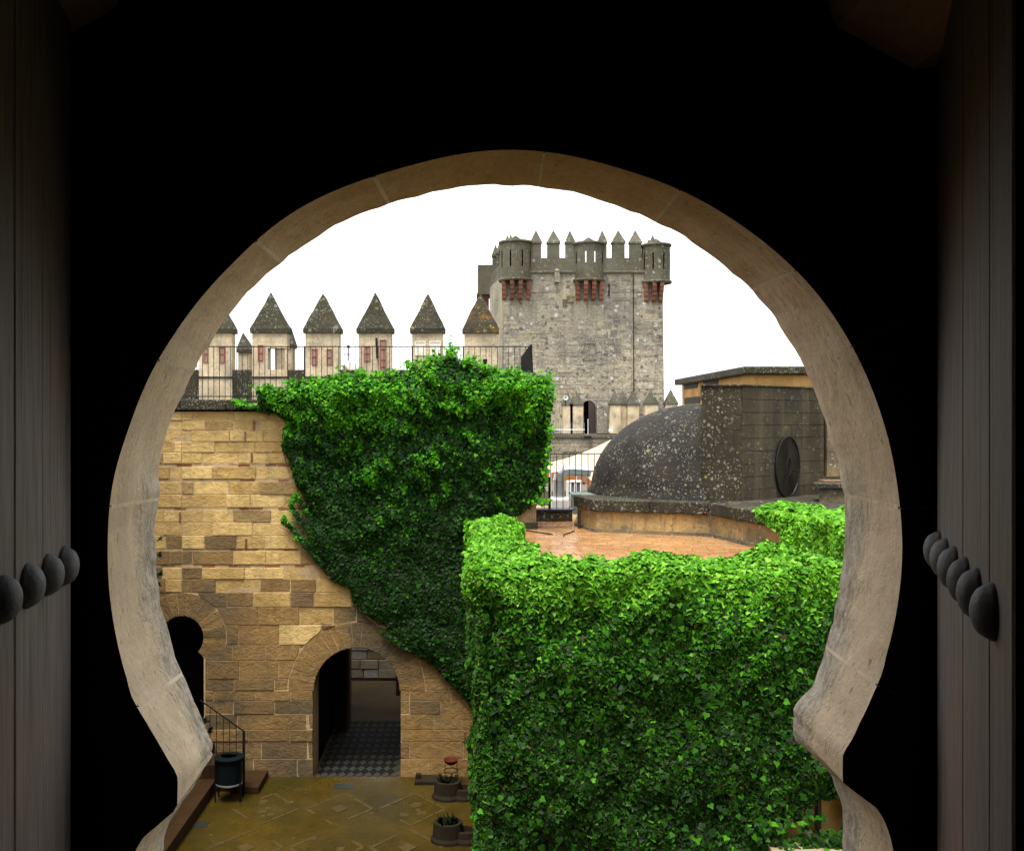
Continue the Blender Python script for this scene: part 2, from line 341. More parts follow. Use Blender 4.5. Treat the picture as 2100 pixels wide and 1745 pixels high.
# ------------------------------------------------------------------ stone laying
def stone_mesh(poly, place, depth, proud, bev):
    """poly: (u,z) ccw; place(u, out, z) -> xyz, out = distance in front of the wall face"""
    n = len(poly); cu = sum(p[0] for p in poly) / n; cz = sum(p[1] for p in poly) / n
    v = []
    for u, z in poly: v.append(place(u, -depth, z))
    for u, z in poly: v.append(place(u, proud - bev, z))
    for u, z in poly:
        du, dz = u - cu, z - cz; L = math.hypot(du, dz) or 1
        k = max(0, 1 - bev * 1.5 / L); v.append(place(cu + du * k, proud + random.uniform(-.3, .3) * bev, cz + dz * k))
    f = [tuple(range(2 * n, 3 * n))]
    for i in range(n):
        j = (i + 1) % n; f += [(i, j, n + j, n + i), (n + i, n + j, 2 * n + j, 2 * n + i)]
    return v, f

def one_stone(parent, mat, poly, place, depth=.08, proud=.02, bev=.012, name='stone', joined=None, **kw):
    v, f = stone_mesh(poly, place, depth, proud, bev)
    if joined is not None:
        joined.add(v, f); return None
    mb = MB(); mb.add(v, f); return mb.build(name, mat, parent, **kw)

def lay(parent, mat, place, u0, u1, zs, wmin, wmax, gap=.012, cut=None, splits=(), keep=None, joined=None, nobj=0, proud=.02, pv=.012, bev=.012, brick=None, matf=None, name='stone'):
    """courses between successive zs (descending); cut(z)->(a,b) blocked interval around split; keep(u,z) -> lay it?"""
    polys = []
    for (za, zb) in zip(zs[:-1], zs[1:]):
        z1, z0 = za, zb
        u = u0 - random.uniform(0, wmax * .6); edges = [u]
        while u < u1:
            u += random.uniform(wmin, wmax); edges.append(u)
        for s_ in splits:
            edges = [e for e in edges if abs(e - s_) > .1] + [s_]
        edges = sorted(edges)
        for a, b in zip(edges[:-1], edges[1:]):
            a_, b_ = max(a, u0) + gap / 2, min(b, u1) - gap / 2
            if b_ - a_ < .05: continue
            L = []; Rr = []
            for k in range(6):
                z = z0 + gap / 2 + (z1 - z0 - gap) * k / 5; l, r = a_, b_
                if cut:
                    for (ca, cb, cs) in cut(z):
                        if a_ >= cs - .02 and cb > l: l = cb + gap / 2
                        if b_ <= cs + .02 and ca < r: r = ca - gap / 2
                if r - l > .03: L.append((l, z)); Rr.append((r, z))
            if len(L) < 2: continue
            def simp(P):
                if all(abs(p[0] - P[0][0]) < 1e-6 for p in P): return [P[0], P[-1]]
                return P
            L, Rr = simp(L), simp(Rr); poly = Rr + L[::-1]
            cu = sum(p[0] for p in poly) / len(poly); cz = sum(p[1] for p in poly) / len(poly)
            if keep and not keep(cu, cz): continue
            polys.append(poly)
    polys.sort(key=lambda P: -(max(p[0] for p in P) - min(p[0] for p in P)) * (max(p[1] for p in P) - min(p[1] for p in P)))
    for i, P in enumerate(polys):
        cz = sum(p[1] for p in P) / len(P); cu = sum(p[0] for p in P) / len(P)
        m = matf(cu, cz) if matf else mat
        one_stone(parent, m, P, place, proud=proud + random.uniform(-pv, pv), bev=bev, joined=(joined if (joined is not None and i >= nobj) else None), name=name)

# ================================================================== SETTING
FL = -7.7                       # courtyard level
TR = -2.36                      # terrace level
sheet = MB(); sheet.add([(-1500, -300, FL - .3), (1500, -300, FL - .3), (1500, 4000, FL - .3), (-1500, 4000, FL - .3)], [(0, 1, 2, 3)])
sheet.build('ground', M['land'], kind='structure')
yard = empty('courtyard_floor', (-3, 14, FL), kind='structure')
MB().box(-7.5, .62, 3.7, 21.05, FL - .28, FL).build('paving', M['ground'], yard)
# pale inlaid strips laid on the diagonal (lattice) and small diamonds
def strip(a, b, wd=.07):
    a, b = Vector((a[0], a[1], 0)), Vector((b[0], b[1], 0)); d = (b - a); n = Vector((-d.y, d.x, 0)).normalized() * wd / 2
    L = d.length; k = max(1, int(L / .34))
    for i in range(k):
        if random.random() < .22: continue
        p = a + d * ((i + .04) / k); q = a + d * ((i + .96) / k); j = random.uniform(-.008, .008)
        n2 = n * random.uniform(.8, 1.1)
        poly = [(p - n2), (q - n2), (q + n2), (p + n2)]
        MB().prism([(v.x, v.y) for v in poly], FL - .02, FL + .004 + random.uniform(0, .004)).build('inlay_stone', M['inlay'], yard)
for gx in range(-4, 1):
    for gy in range(0, 3):
        cx, cy = gx * 1.45 + .35, 20.2 - gy * 1.75 - .9
        r1, r2 = .66, .78
        if cx - r1 < -5.1 or cx + r1 > .1: continue
        pts = [(cx - r1, cy), (cx, cy - r2), (cx + r1, cy), (cx, cy + r2)]
        for i in range(4): strip(pts[i], pts[(i + 1) % 4])
        if (gx + gy) % 2 == 0:
            q = .17; MB().prism([(cx - q, cy), (cx, cy - q * 1.2), (cx + q, cy), (cx, cy + q * 1.2)], FL - .02, FL + .0105).build('inlay_stone', M['inlay'], yard)
        else:
            for _ in range(5):
                q = random.uniform(.05, .09); ox, oy = cx + random.uniform(-.3, .3), cy + random.uniform(-.4, .4)
                MB().box(ox - q, ox + q, oy - q, oy + q, FL - .02, FL + .003 + random.uniform(0, .006)).build('inlay_stone', M['inlay'], yard)
MB().box(.3, .6, 13.2, 21, FL, FL + .05).build('gutter', M['dark'], yard)
# raised pavement on the left, kerb stones
pav = empty('raised_pavement', (-6.3, 13, FL), kind='structure')
MB().box(-7.5, -5.42, 6, 20.98, FL, FL + .25).build('slab_bed', M['steptile'], pav)
yk = 20.9
while yk > 8:
    L = random.uniform(.8, 1.2); MB().box(-5.44, -5.22, yk - L + .012, yk, FL, FL + .26 + random.uniform(-.006, .006)).build('kerb_stone', M['steptile'], pav, bevel=.012); yk -= L
for ix in range(4):
    yk = 20.9
    while yk > 12:
        L = random.uniform(.6, 1.0); x0 = -5.46 - ix * .5; MB().box(x0 - .49, x0 - .01, yk - L + .012, yk, FL + .2, FL + .256 + random.uniform(-.003, .003)).build('paving_slab', M['steptile'], pav, bevel=.008); yk -= L

# ================================================================== ARCH WALL round the camera room
NL = [(1039,305),(971,309),(887,327),(804,350),(720,377),(657,402),(594,438),(532,484),(469,549),(427,588),(385,641),(356,687),(318,745),(289,802),(268,863),(247,925),(234,970),(224,1028),(219,1080),(218.5,1150),(221.6,1200),(228.5,1257),(240,1314),(250,1358),(260.5,1392),(273,1433),(295,1472),(325,1524),(347.5,1563),(362.5,1585)]
NL2 = [(362.5,1585),(365,1598),(363.6,1650)]
NL3 = [(363.6,1650),(357,1664),(336,1678),(313,1694),(295,1714),(277,1745),(266,1790),(262,1930)]
FLp = [(1039,379),(992,378),(929,386),(845.5,403),(762,430),(699,458),(636,497),(573,541),(532,578),(490,622),(462,656),(437,691),(414,725),(396,758),(377,800),(362,836),(347,868),(335,909),(322,959),(321,985),(333,1010),(322,1030),(315,1062),(318,1108),(321,1165),(323,1215),(330,1248),(337,1275),(350,1314),(363.6,1357),(371,1377),(389,1412),(407,1449),(418.5,1483),(434.5,1513)]
FLp2 = [(434.5,1513),(438,1529),(435.7,1547)]
FLp3 = [(435.7,1547),(416,1584),(382,1634),(364,1656),(345,1686),(336,1712),(334,1745),(334,1790)]
NR = [(1039,305),(1127,310),(1206,325),(1290,350),(1353,369),(1415,396),(1478,434),(1541,475),(1604,525),(1646,566),(1692,617),(1729,674),(1759,729),(1784,783),(1805,842),(1822,892),(1834,942),(1840,985),(1847,1039),(1851,1090),(1851,1142),(1847,1203),(1840.6,1255),(1826,1317),(1814,1364),(1803,1397),(1795,1412),(1787,1431),(1776,1456),(1764,1480),(1752,1507),(1740,1530),(1729,1542)]
NR2 = [(1729,1542),(1728,1571),(1728,1604)]
NR3 = [(1728,1604),(1738,1611),(1760,1620.5),(1781,1637),(1801.5,1662),(1814,1684),(1824,1711),(1832,1745),(1840,1790),(1842,1930)]
FR = [(1039,379),(1101,381),(1164,389.6),(1227,408),(1290,432),(1353,458),(1407,487),(1457,523),(1507.6,564),(1553,607),(1584,646),(1616,691),(1641,733),(1658,768),(1673,808),(1691,858),(1706,904),(1720,950),(1727,990),(1732,1039),(1733.5,1100),(1733,1131),(1727,1173),(1719,1214),(1714,1249),(1706,1282),(1695,1313),(1688,1344),(1680,1372),(1670,1398),(1666,1410),(1649,1425),(1634,1441)]
FR2 = [(1634,1441),(1627,1462),(1626,1490)]
FR3 = [(1626,1490),(1629,1515),(1647,1530),(1671,1552),(1692,1571),(1706,1587),(1711,1612),(1719,1633),(1727,1646),(1728,1674),(1727,1790)]
YN, YF = 3.2, 3.7
def resamp(P, n):
    P = np.array(P, float); d = np.r_[0, np.cumsum(np.hypot(*np.diff(P, axis=0).T))]; t_ = np.linspace(0, d[-1], n)
    return np.c_[np.interp(t_, d, P[:, 0]), np.interp(t_, d, P[:, 1])]
def world2(P, Y): return np.c_[(P[:, 0] - 960) / 2000 * Y, -(P[:, 1] - 860) / 2000 * Y]
nL = world2(np.vstack([resamp(NL, 90)[:-1], resamp(NL2, 7)[:-1], resamp(NL3, 26)]), YN)
fL = world2(np.vstack([resamp(FLp, 90)[:-1], resamp(FLp2, 7)[:-1], resamp(FLp3, 26)]), YF)
nR = world2(np.vstack([resamp(NR, 90)[:-1], resamp(NR2, 7)[:-1], resamp(NR3, 26)]), YN)
fR = world2(np.vstack([resamp(FR, 90)[:-1], resamp(FR2, 7)[:-1], resamp(FR3, 26)]), YF)
near = np.vstack([nL[::-1], nR[1:]]); far = np.vstack([fL[::-1], fR[1:]])
def smooth_arc(A, m0, m1, k=7):
    B = A.copy(); kern = np.hanning(2 * k + 3)[1:-1]; kern /= kern.sum(); pad = A[m0 - k:m1 + k]
    for c_ in (0, 1): B[m0:m1, c_] = np.convolve(pad[:, c_], kern, 'valid')[:m1 - m0]
    return B
_m = len(nL) - 1; near = smooth_arc(near, _m - 78, _m + 79, 6); far = smooth_arc(far, _m - 78, _m + 79, 2)
# jitter far edge a little (broken arris)
NPT = len(near); mid = len(nL) - 1
jit = snoise(16, 9, 5, 1)
far = far + np.c_[jit(np.arange(NPT) * .13), jit(np.arange(NPT) * .13 + 40)] * .004
ctr = np.array([.12, -.36])
def outward(P): d = P - ctr; return d / np.hypot(d[:, 0], d[:, 1])[:, None]
arch = empty('horseshoe_arch', (.12, 3.4, -1.6), 'pale limestone horseshoe arch opening that frames the whole view of the castle', 'arch')
dn = snoise(20, 5, 9, 3)
def ring_surface(i0, i1, nd=12, sag=0.0, thick=.22):
    """voussoir between profile indices (floats allowed)"""
    k = max(2, int(i1 - i0) + 1); ii = np.linspace(i0, i1, k); base = np.arange(NPT)
    n_ = np.c_[np.interp(ii, base, near[:, 0]), np.interp(ii, base, near[:, 1])]; f_ = np.c_[np.interp(ii, base, far[:, 0]), np.interp(ii, base, far[:, 1])]
    v = []
    for j in range(nd + 1):
        s_ = j / nd; p = n_ * (1 - s_) + f_ * s_; Y = YN + (YF - YN) * s_
        o = outward(p); amp = .006 * (1 if 0 < j < nd else .3)
        off = dn(p[:, 0] * 1.2, Y * 1.5, p[:, 1] * 1.2) * amp + sag
        if j in (0,): off = off - .0
        p = p + o * off[:, None]
        for q in p: v.append((q[0], Y, q[1]))
    f = []
    for j in range(nd):
        for i in range(k - 1):
            f.append((j * k + i, (j + 1) * k + i, (j + 1) * k + i + 1, j * k + i + 1))
    # back (outer) shell
    nb = len(v); on, of = n_ + outward(n_) * thick, f_ + outward(f_) * thick
    for q in on: v.append((q[0], YN, q[1]))
    for q in of: v.append((q[0], YF, q[1]))
    for i in range(k - 1):
        f.append((i, i + 1, nb + i + 1, nb + i)); a = nd * k
        f.append((a + i, nb + k + i, nb + k + i + 1, a + i + 1))
    f.append(tuple([j * k for j in range(nd + 1)][::-1] + [nb, nb + k])); f.append(tuple([j * k + k - 1 for j in range(nd + 1)] + [nb + k + k - 1, nb + k - 1]))
    return v, f
def idx_of(x, y, side):
    P = np.array([((x - 960) / 2000 * YN, -(y - 860) / 2000 * YN)]); d = np.hypot(*(near - P).T)
    rngs = range(0, mid + 1) if side < 0 else range(mid, NPT)
    return min(rngs, key=lambda i: d[i])
joints = [0, idx_of(277, 1745, -1) + 3, idx_of(363, 1650, -1) + .0, idx_of(285, 1455, -1), idx_of(224, 1045, -1), idx_of(318, 745, -1), idx_of(520, 494, -1), idx_of(760, 364, -1), idx_of(1118, 309, 1), idx_of(1400, 389, 1), idx_of(1630, 550, 1), idx_of(1752, 715, 1), idx_of(1847, 1045, 1), idx_of(1805, 1400, 1), idx_of(1728, 1604, 1), NPT - 1]
for a, b in zip(joints[:-1], joints[1:]):
    g = .07
    v, f = ring_surface(a + (g if a > 0 else 0), b - (g if b < NPT - 1 else 0)); mb = MB(); mb.add(v, f)
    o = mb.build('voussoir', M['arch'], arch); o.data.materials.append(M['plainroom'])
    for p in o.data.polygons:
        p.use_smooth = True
        if all(abs(o.data.vertices[q].co.y + 3.4 - YN) < 1e-4 for q in p.vertices): p.material_index = 1  # room-side faces painted near-black to stand in for shade
    o.data.set_sharp_from_angle(angle=R(24))
for a in joints[1:-1]:
    v, f = ring_surface(a - random.uniform(.14, .26), a + random.uniform(.14, .26), 8, -.0008, .18); mb = MB(); mb.add([(x, min(max(y, YN + .012), YF - .006), z) for x, y, z in v], f)
    oj = mb.build('mortar_joint', M['archmortar'], arch); oj.data.materials.append(M['plainroom'])
    for p in oj.data.polygons:
        if all(oj.data.vertices[q].co.y + 3.4 < YN + .013 for q in p.vertices): p.material_index = 1  # joint ends get the same painted shade
# masonry wall round the ring (near and far faces, full storey and facade below)
def hole_sheet(prof, Y0, Y1, rect):
    x0, x1, z0, z1 = rect; v = []; f = []; n = len(prof); out = []
    for p in prof:
        d = p - ctr; ts = []
        if d[0] > 1e-9: ts.append((x1 - ctr[0]) / d[0])
        if d[0] < -1e-9: ts.append((x0 - ctr[0]) / d[0])
        if d[1] > 1e-9: ts.append((z1 - ctr[1]) / d[1])
        if d[1] < -1e-9: ts.append((z0 - ctr[1]) / d[1])
        tt = min(q for q in ts if q > 0); out.append(ctr + d * tt)
    mb = MB()
    for Y in (Y0, Y1):
        v = [(p[0], Y, p[1]) for p in prof] + [(q[0], Y, q[1]) for q in out]
        mb.add(v, [(i, i + 1, n + i + 1, n + i) for i in range(n - 1)])
    mb.add([(p[0], Y0, p[1]) for p in prof] + [(p[0], Y1, p[1]) for p in prof], [(i, i + 1, n + i + 1, n + i) for i in range(n - 1)])
    # corner fillers
    for cx, cz in ((x0, z1), (x1, z1), (x0, z0), (x1, z0)):
        for i in range(n - 1):
            a, b = out[i], out[i + 1]
            if abs(a[0] - b[0]) > 1e-6 and abs(a[1] - b[1]) > 1e-6 and abs((a[0] + b[0]) / 2 - cx) < 1.5 and abs((a[1] + b[1]) / 2 - cz) < 1.5:
                for Y in (Y0, Y1): mb.add([(a[0], Y, a[1]), (b[0], Y, b[1]), (cx, Y, cz)], [(0, 1, 2)])
    return mb
hole = near + outward(near) * .19; hole[0, 1] = hole[-1, 1] = -1.89
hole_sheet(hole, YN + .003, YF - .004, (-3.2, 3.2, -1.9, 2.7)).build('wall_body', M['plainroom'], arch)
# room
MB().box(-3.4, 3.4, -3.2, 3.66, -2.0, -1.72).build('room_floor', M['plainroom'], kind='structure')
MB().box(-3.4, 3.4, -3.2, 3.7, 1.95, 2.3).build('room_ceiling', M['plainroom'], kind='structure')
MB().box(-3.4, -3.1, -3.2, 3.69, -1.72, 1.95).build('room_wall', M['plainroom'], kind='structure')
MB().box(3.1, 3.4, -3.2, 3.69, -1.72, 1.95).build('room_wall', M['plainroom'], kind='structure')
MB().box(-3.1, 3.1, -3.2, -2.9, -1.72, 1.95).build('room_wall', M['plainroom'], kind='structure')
hole2 = None
facc = None
fac = empty('gatehouse_facade', (0, 3.6, FL), 'sandstone facade of the building the arch belongs to, seen only from outside', 'building')
MB().box(-7.5, 7.5, 3.35, 3.69, FL - .3, -2.01).build('lower_wall', M['ochre'], fac)
MB().box(-7.5, -3.41, 3.35, 3.69, -1.86, 4).build('side_wall', M['ochre'], fac)
MB().box(3.41, 7.5, 3.35, 3.69, -1.86, 4).build('side_wall', M['ochre'], fac)
MB().box(-3.4, 3.4, 3.35, 3.69, 2.31, 4).build('upper_wall', M['ochre'], fac)

# doors
def door(hinge, end, nrm, cuts, label, studY, studz, line):
    e = (Vector(end) - Vector(hinge)); L = e.length; e.normalize(); n = Vector(nrm).normalized()
    rt = empty('wooden_door', (hinge[0], hinge[1], -1.70), label, 'door')
    zt = 1.62
    for a, b in zip(cuts[:-1], cuts[1:]):
        def at(s_, o_, z): p = Vector(hinge) + e * s_ + n * o_; return (p.x, p.y, z)
        a_, b_ = a + .004, b - .004; ch = .006; mb = MB()
        prof = [(a_, -.055), (b_, -.055), (b_, -ch), (b_ - ch, 0), (a_ + ch, 0), (a_, -ch)]
        v = [at(s_, o_, -1.70) for s_, o_ in prof] + [at(s_, o_, zt) for s_, o_ in prof]; m_ = len(prof)
        mb.add(v, [tuple(range(m_)), tuple(range(2 * m_ - 1, m_ - 1, -1))] + [(i, (i + 1) % m_, m_ + (i + 1) % m_, m_ + i) for i in range(m_)])
        mb.build('plank', M['plank'], rt)
    for Y in studY:
        s_ = (Y - hinge[1]) / e.y; p = Vector(hinge) + e * s_ + n * .004
        q = Vector((n.x, n.y, 0)).to_track_quat('Z', 'Y')
        for zz in (studz,):
            mb = MB()
            prof = [(.062, -.004), (.062, .003), (.059, .008), (.055, .016), (.046, .029), (.031, .038), (.013, .043), (.0, .044)]
            mb2 = MB(); mb2.lathe(prof, n=20)
            v = [(q @ Vector(vv)) for vv in mb2.v]; o = Vector((p.x, p.y, zz))
            mb.add([(o + vv)[:] for vv in v], mb2.f)
            ob = mb.build('stud', M['stud'], rt, smooth=True)
    return rt
hr, er = (1.505, 3.13, 0), (1.048, 1.877, 0)
hl, elf = (-1.273, 3.13, 0), (-1.094, 1.85, 0)
def sY(h, e_, Y): return (Y - h[1]) / ((Vector(e_) - Vector(h)).normalized().y)
door(hr[:2] + (0,), er, (-.939, .345, 0), [0, sY(hr, er, 2.55), sY(hr, er, 2.14), sY(hr, er, 1.877)],
     'weathered grey plank door leaf folded back at the right of the arch, six iron studs in a row', [3.05, 2.87, 2.68, 2.47, 2.29, 2.08], -.41, 0)
door(hl[:2] + (0,), elf, (1, .14, 0), [0, sY(hl, elf, 2.57), sY(hl, elf, 2.15), sY(hl, elf, 1.85)],
     'weathered plank door leaf at the left edge of the photo with four iron studs showing', [3.03, 2.86, 2.67, 2.47, 2.28, 2.06], -.455, 0)
for sgn, lab in ((1, 'rough stone door pivot block high in the top right corner'), (-1, 'rough stone door pivot block high in the top left corner')):
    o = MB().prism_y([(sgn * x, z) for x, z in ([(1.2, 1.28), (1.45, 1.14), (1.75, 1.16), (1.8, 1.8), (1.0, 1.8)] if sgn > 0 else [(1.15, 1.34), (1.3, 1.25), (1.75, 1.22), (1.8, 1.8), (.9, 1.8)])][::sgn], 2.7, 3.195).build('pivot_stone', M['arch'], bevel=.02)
    props(o, lab, 'stone block')

# ================================================================== GATE WALL (curtain wall with walkway)
YW = 21.0
def wx(x, Y=YW): return (x - 960) / 2000 * Y
def wz(y, Y=YW): return -(y - 860) / 2000 * Y
gate = empty('gate_wall', (-2.5, 22.8, FL), 'ochre sandstone curtain wall with gateway and pointed merlons across the courtyard', 'castle wall')
face = lambda u, o, z: (u, YW + .05 - o, z)
GCX, GCZ, GR = wx(731), wz(1417), 88 * YW / 2000
HCX, HCZ, HR = wx(372), wz(1308), 44 * YW / 2000
GRO, HRO = GR + .56, HR + .5
def gate_cut(z):
    out = []
    if z > GCZ:
        out.append((GCX - math.sqrt(max(0, GRO ** 2 - (z - GCZ) ** 2)), GCX + math.sqrt(max(0, GRO ** 2 - (z - GCZ) ** 2)), GCX) if z < GCZ + GRO else (GCX, GCX, GCX))
    else: out.append((GCX - GR - .02, GCX + GR + .02, GCX))
    if z > HCZ - .33:
        out.append((HCX - math.sqrt(max(0, HRO ** 2 - (z - HCZ) ** 2)), HCX + math.sqrt(max(0, HRO ** 2 - (z - HCZ) ** 2)), HCX) if z < HCZ + HRO else (HCX, HCX, HCX))
    elif z > -6.95: out.append((HCX - .5, HCX + .5, HCX))
    else: out.append((HCX, HCX, HCX))
    return [o for o in out if o[1] > o[0]]
IVY = [(528,800),(545,791),(575,797),(600,788),(627,779),(665,780),(690,772),(720,768),(745,772),(775,770),(800,774),(830,764),(860,756),(876,738),(905,735),(925,726),(945,740),(965,742),(985,757),(1010,757),(1035,765),(1062,768),(1090,768),(1118,776),(1132,800),(1133,830),(1124,860),(1128,900),(1121,950),(1117,1000),(1100,1030),(1070,1052),(1030,1075),(1000,1120),(985,1200),(985,1470),(968,1452),(955,1432),(918,1395),(889,1363),(847,1337),(806,1308),(790,1280),(745,1255),(724,1234),(720,1207),(678,1187),(657,1162),(640,1139),(625,1118),(634,1088),(646,1066),(631,1037),(621,1010),(608,999),(600,966),(591,936),(581,926),(579,894),(587,867),(560,842),(530,822)]
def inpoly(px, py, P):
    P = np.array(P, float); px = np.asarray(px, float); py = np.asarray(py, float); ins = np.zeros(px.shape, bool); n = len(P); j = n - 1
    for i in range(n):
        c = ((P[i, 1] > py) != (P[j, 1] > py)) & (px < (P[j, 0] - P[i, 0]) * (py - P[i, 1]) / (P[j, 1] - P[i, 1] + 1e-12) + P[i, 0]); ins ^= c; j = i
    return ins
def bdist(px, py, P):
    P = np.array(P, float); d = np.full(px.shape, 1e9)
    for i in range(len(P)):
        a, b = P[i], P[(i + 1) % len(P)]; ab = b - a; t_ = np.clip(((px - a[0]) * ab[0] + (py - a[1]) * ab[1]) / (ab @ ab + 1e-12), 0, 1)
        d = np.minimum(d, np.hypot(px - a[0] - t_ * ab[0], py - a[1] - t_ * ab[1]))
    return d
IVYW = [(wx(a), wz(b)) for a, b in IVY]
def keep_gate(u, z):
    d = bdist(np.array([u]), np.array([z]), IVYW)[0]; ins = inpoly([u], [z], IVYW)[0]
    return (not ins) or d < .55
courses = [843.6, 862.6, 882.6, 905.8, 928, 951, -957, 982.5, -988, 1014, 1041, -1046, 1071, 1098.5, 1126, -1130, 1158, -1164, 1188, 1215, 1245, 1282, 1323, 1355, 1393, 1416.5, 1437.6, 1465, 1496.6, 1521, 1557, 1596]
zs = [wz(abs(c_)) for c_ in courses]
for i in range(len(courses) - 1):
    if courses[i + 1] < 0:      # thin brick levelling band
        z1, z0 = zs[i], zs[i + 1]; u = wx(300)
        while u < wx(700):
            L = random.uniform(.22, .34)
            if random.random() < .72 and keep_gate(u + L / 2, z0):
                one_stone(gate, M['redbrick'], [(u, z0 + .006), (u + L - .012, z0 + .006), (u + L - .012, z1 - .006), (u, z1 - .006)], face, proud=random.uniform(-.012, .012), bev=.006, name='brick')
            u += L
        continue
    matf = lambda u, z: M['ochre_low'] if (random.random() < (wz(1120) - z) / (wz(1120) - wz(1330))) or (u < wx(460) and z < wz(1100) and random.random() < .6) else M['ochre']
    wmn, wmx = (.5, .95) if i < 27 else (.8, 1.6)
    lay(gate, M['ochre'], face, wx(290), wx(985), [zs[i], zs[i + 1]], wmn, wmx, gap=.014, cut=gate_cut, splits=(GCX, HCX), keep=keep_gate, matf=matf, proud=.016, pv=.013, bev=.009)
# vertical brick slips in some joints
for (x, y0, y1) in ((520, 863, 882), (502.5, 885, 904), (515.5, 929, 947), (368, 1050, 1070), (504, 1104, 1124), (1147 / 1.2514, 0, 0)):
    if y1: one_stone(gate, M['redbrick'], [(wx(x) - .02, wz(y1)), (wx(x) + .02, wz(y1)), (wx(x) + .02, wz(y0)), (wx(x) - .02, wz(y0))], face, proud=.035, bev=.006, name='brick')
for (x, y0, y1) in ((952.5, 1500, 1521),):
    one_stone(gate, M['redbrick'], [(wx(x) - .02, wz(y1)), (wx(x) + .02, wz(y1)), (wx(x) + .02, wz(y0)), (wx(x) - .02, wz(y0))], face, proud=.04, bev=.006, name='brick')
# voussoirs of gateway and small horseshoe door
def ringstones(cx, cz, r0, r1, a0, a1, n, mat):
    for i in range(n):
        t0, t1 = a0 + (a1 - a0) * i / n, a0 + (a1 - a0) * (i + 1) / n; g0, g1 = .006 / r0, .006 / r1
        k = 4; P = [(cx + r0 * math.cos(t0 + g0 + (t1 - t0 - 2 * g0) * j / k), cz + r0 * math.sin(t0 + g0 + (t1 - t0 - 2 * g0) * j / k)) for j in range(k + 1)]
        Q = [(cx + r1 * math.cos(t0 + g1 + (t1 - t0 - 2 * g1) * j / k), cz + r1 * math.sin(t0 + g1 + (t1 - t0 - 2 * g1) * j / k)) for j in range(k + 1)]
        one_stone(gate, mat, (Q + P[::-1]), face, depth=.45, proud=random.uniform(.009, .018), bev=.006, name='voussoir')
ringstones(GCX, GCZ, GR, GRO - .012, 0, math.pi, 19, M['ochre_low'])
ringstones(HCX, HCZ, HR, HRO - .012, R(-42), R(222), 19, M['ochre_low'])
# wall bodies round the two openings (core)
def rect_hole_core(mb, y0, y1):
    gx0, gx1 = GCX - GR - .03, GCX + GR + .03; top = wz(844); hx0, hx1 = HCX - .47, HCX + .47; L, Rg = wx(240), 1.47
    mb.box(L, hx0, y0, y1, FL - .3, top); mb.box(hx0, hx1, y0, y1, FL - .3, -6.95)
    mb.box(hx1, gx0, y0, y1, FL - .3, top); mb.box(gx1, Rg, y0, y1, FL - .3, top)
    for cx, cz, r, x0, x1 in ((GCX, GCZ, GR + .03, gx0, gx1), (HCX, HCZ, HR + .03, hx0, hx1)):
        k = 24
        for i in range(k):
            t0, t1 = math.pi - math.pi * i / k, math.pi - math.pi * (i + 1) / k
            xa, xb = cx + (x1 - x0) / 2 * math.cos(t0), cx + (x1 - x0) / 2 * math.cos(t1); za, zb = cz + r * math.sin(t0), cz + r * math.sin(t1)
            mb.prism_y([(xa, za), (xb, zb), (xb, top), (xa, top)], y0, y1)
    return mb
rect_hole_core(MB(), YW + .047, 21.9).build('wall_core', M['core'], gate)
# small door: horseshoe shoulder + depth
jm = MB(); jm.prism_y([(HCX + .47, HCZ - .335), (HCX + .40, HCZ - .335), (HCX + .475, HCZ - .45)], YW + .04, 21.4); jm.prism_y([(HCX - .47, HCZ - .335), (HCX - .475, HCZ - .45), (HCX - .40, HCZ - .335)], YW + .04, 21.4)
jm.build('impost', M['ochre_low'], gate)
MB().box(HCX - .48, HCX + .48, 21.42, 21.5, -6.95, HCZ + HR + .1).build('leaf_or_dark_fill', M['dark'], gate)  # black sheet painted as the dark inside of the small doorway
# passage body: side walls, vault, far frame
pb = MB(); gx0, gx1 = GCX - GR - .03, GCX + GR + .03
pb.box(wx(240), gx0 - .002, 21.901, 24.8, FL - .3, .38); pb.box(gx1 + .002, 1.47, 21.901, 24.8, FL - .3, .38)
k = 24
for i in range(k):
    t0, t1 = math.pi - math.pi * i / k, math.pi - math.pi * (i + 1) / k; r = GR + .03
    pb.prism_y([(GCX + r * math.cos(t0), GCZ + r * math.sin(t0)), (GCX + r * math.cos(t1), GCZ + r * math.sin(t1)), (GCX + r * math.cos(t1), .38), (GCX + r * math.cos(t0), .38)], 21.901, 24.8)
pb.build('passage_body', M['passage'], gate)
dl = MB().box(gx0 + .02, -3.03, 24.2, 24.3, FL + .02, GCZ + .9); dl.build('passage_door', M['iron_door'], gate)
MB().box(-3.03, -2.96, 24.3, 24.75, FL + .02, GCZ + .9).build('door_post', simple('brown_post', (.07, .03, .015), .6), gate)
cp = [(wx(330), 0)]
u = wx(250)
while u < wx(600):     # coping stones of the walkway edge
    L = random.uniform(.9, 1.3); MB().box(u + .004, min(u + L, wx(620)) - .004, YW - .06, 22.2, wz(841), wz(820) + random.uniform(-.006, .006)).build('coping_stone', M['coping'], gate, bevel=.025); u += L
MB().box(wx(620), 1.5, YW - .03, 22.2, wz(841), wz(822)).build('coping_stone', M['coping'], gate, bevel=.02)
MB().box(wx(250), 1.5, 22.2, 24.78, wz(843), wz(822)).build('walkway', M['coping'], gate)
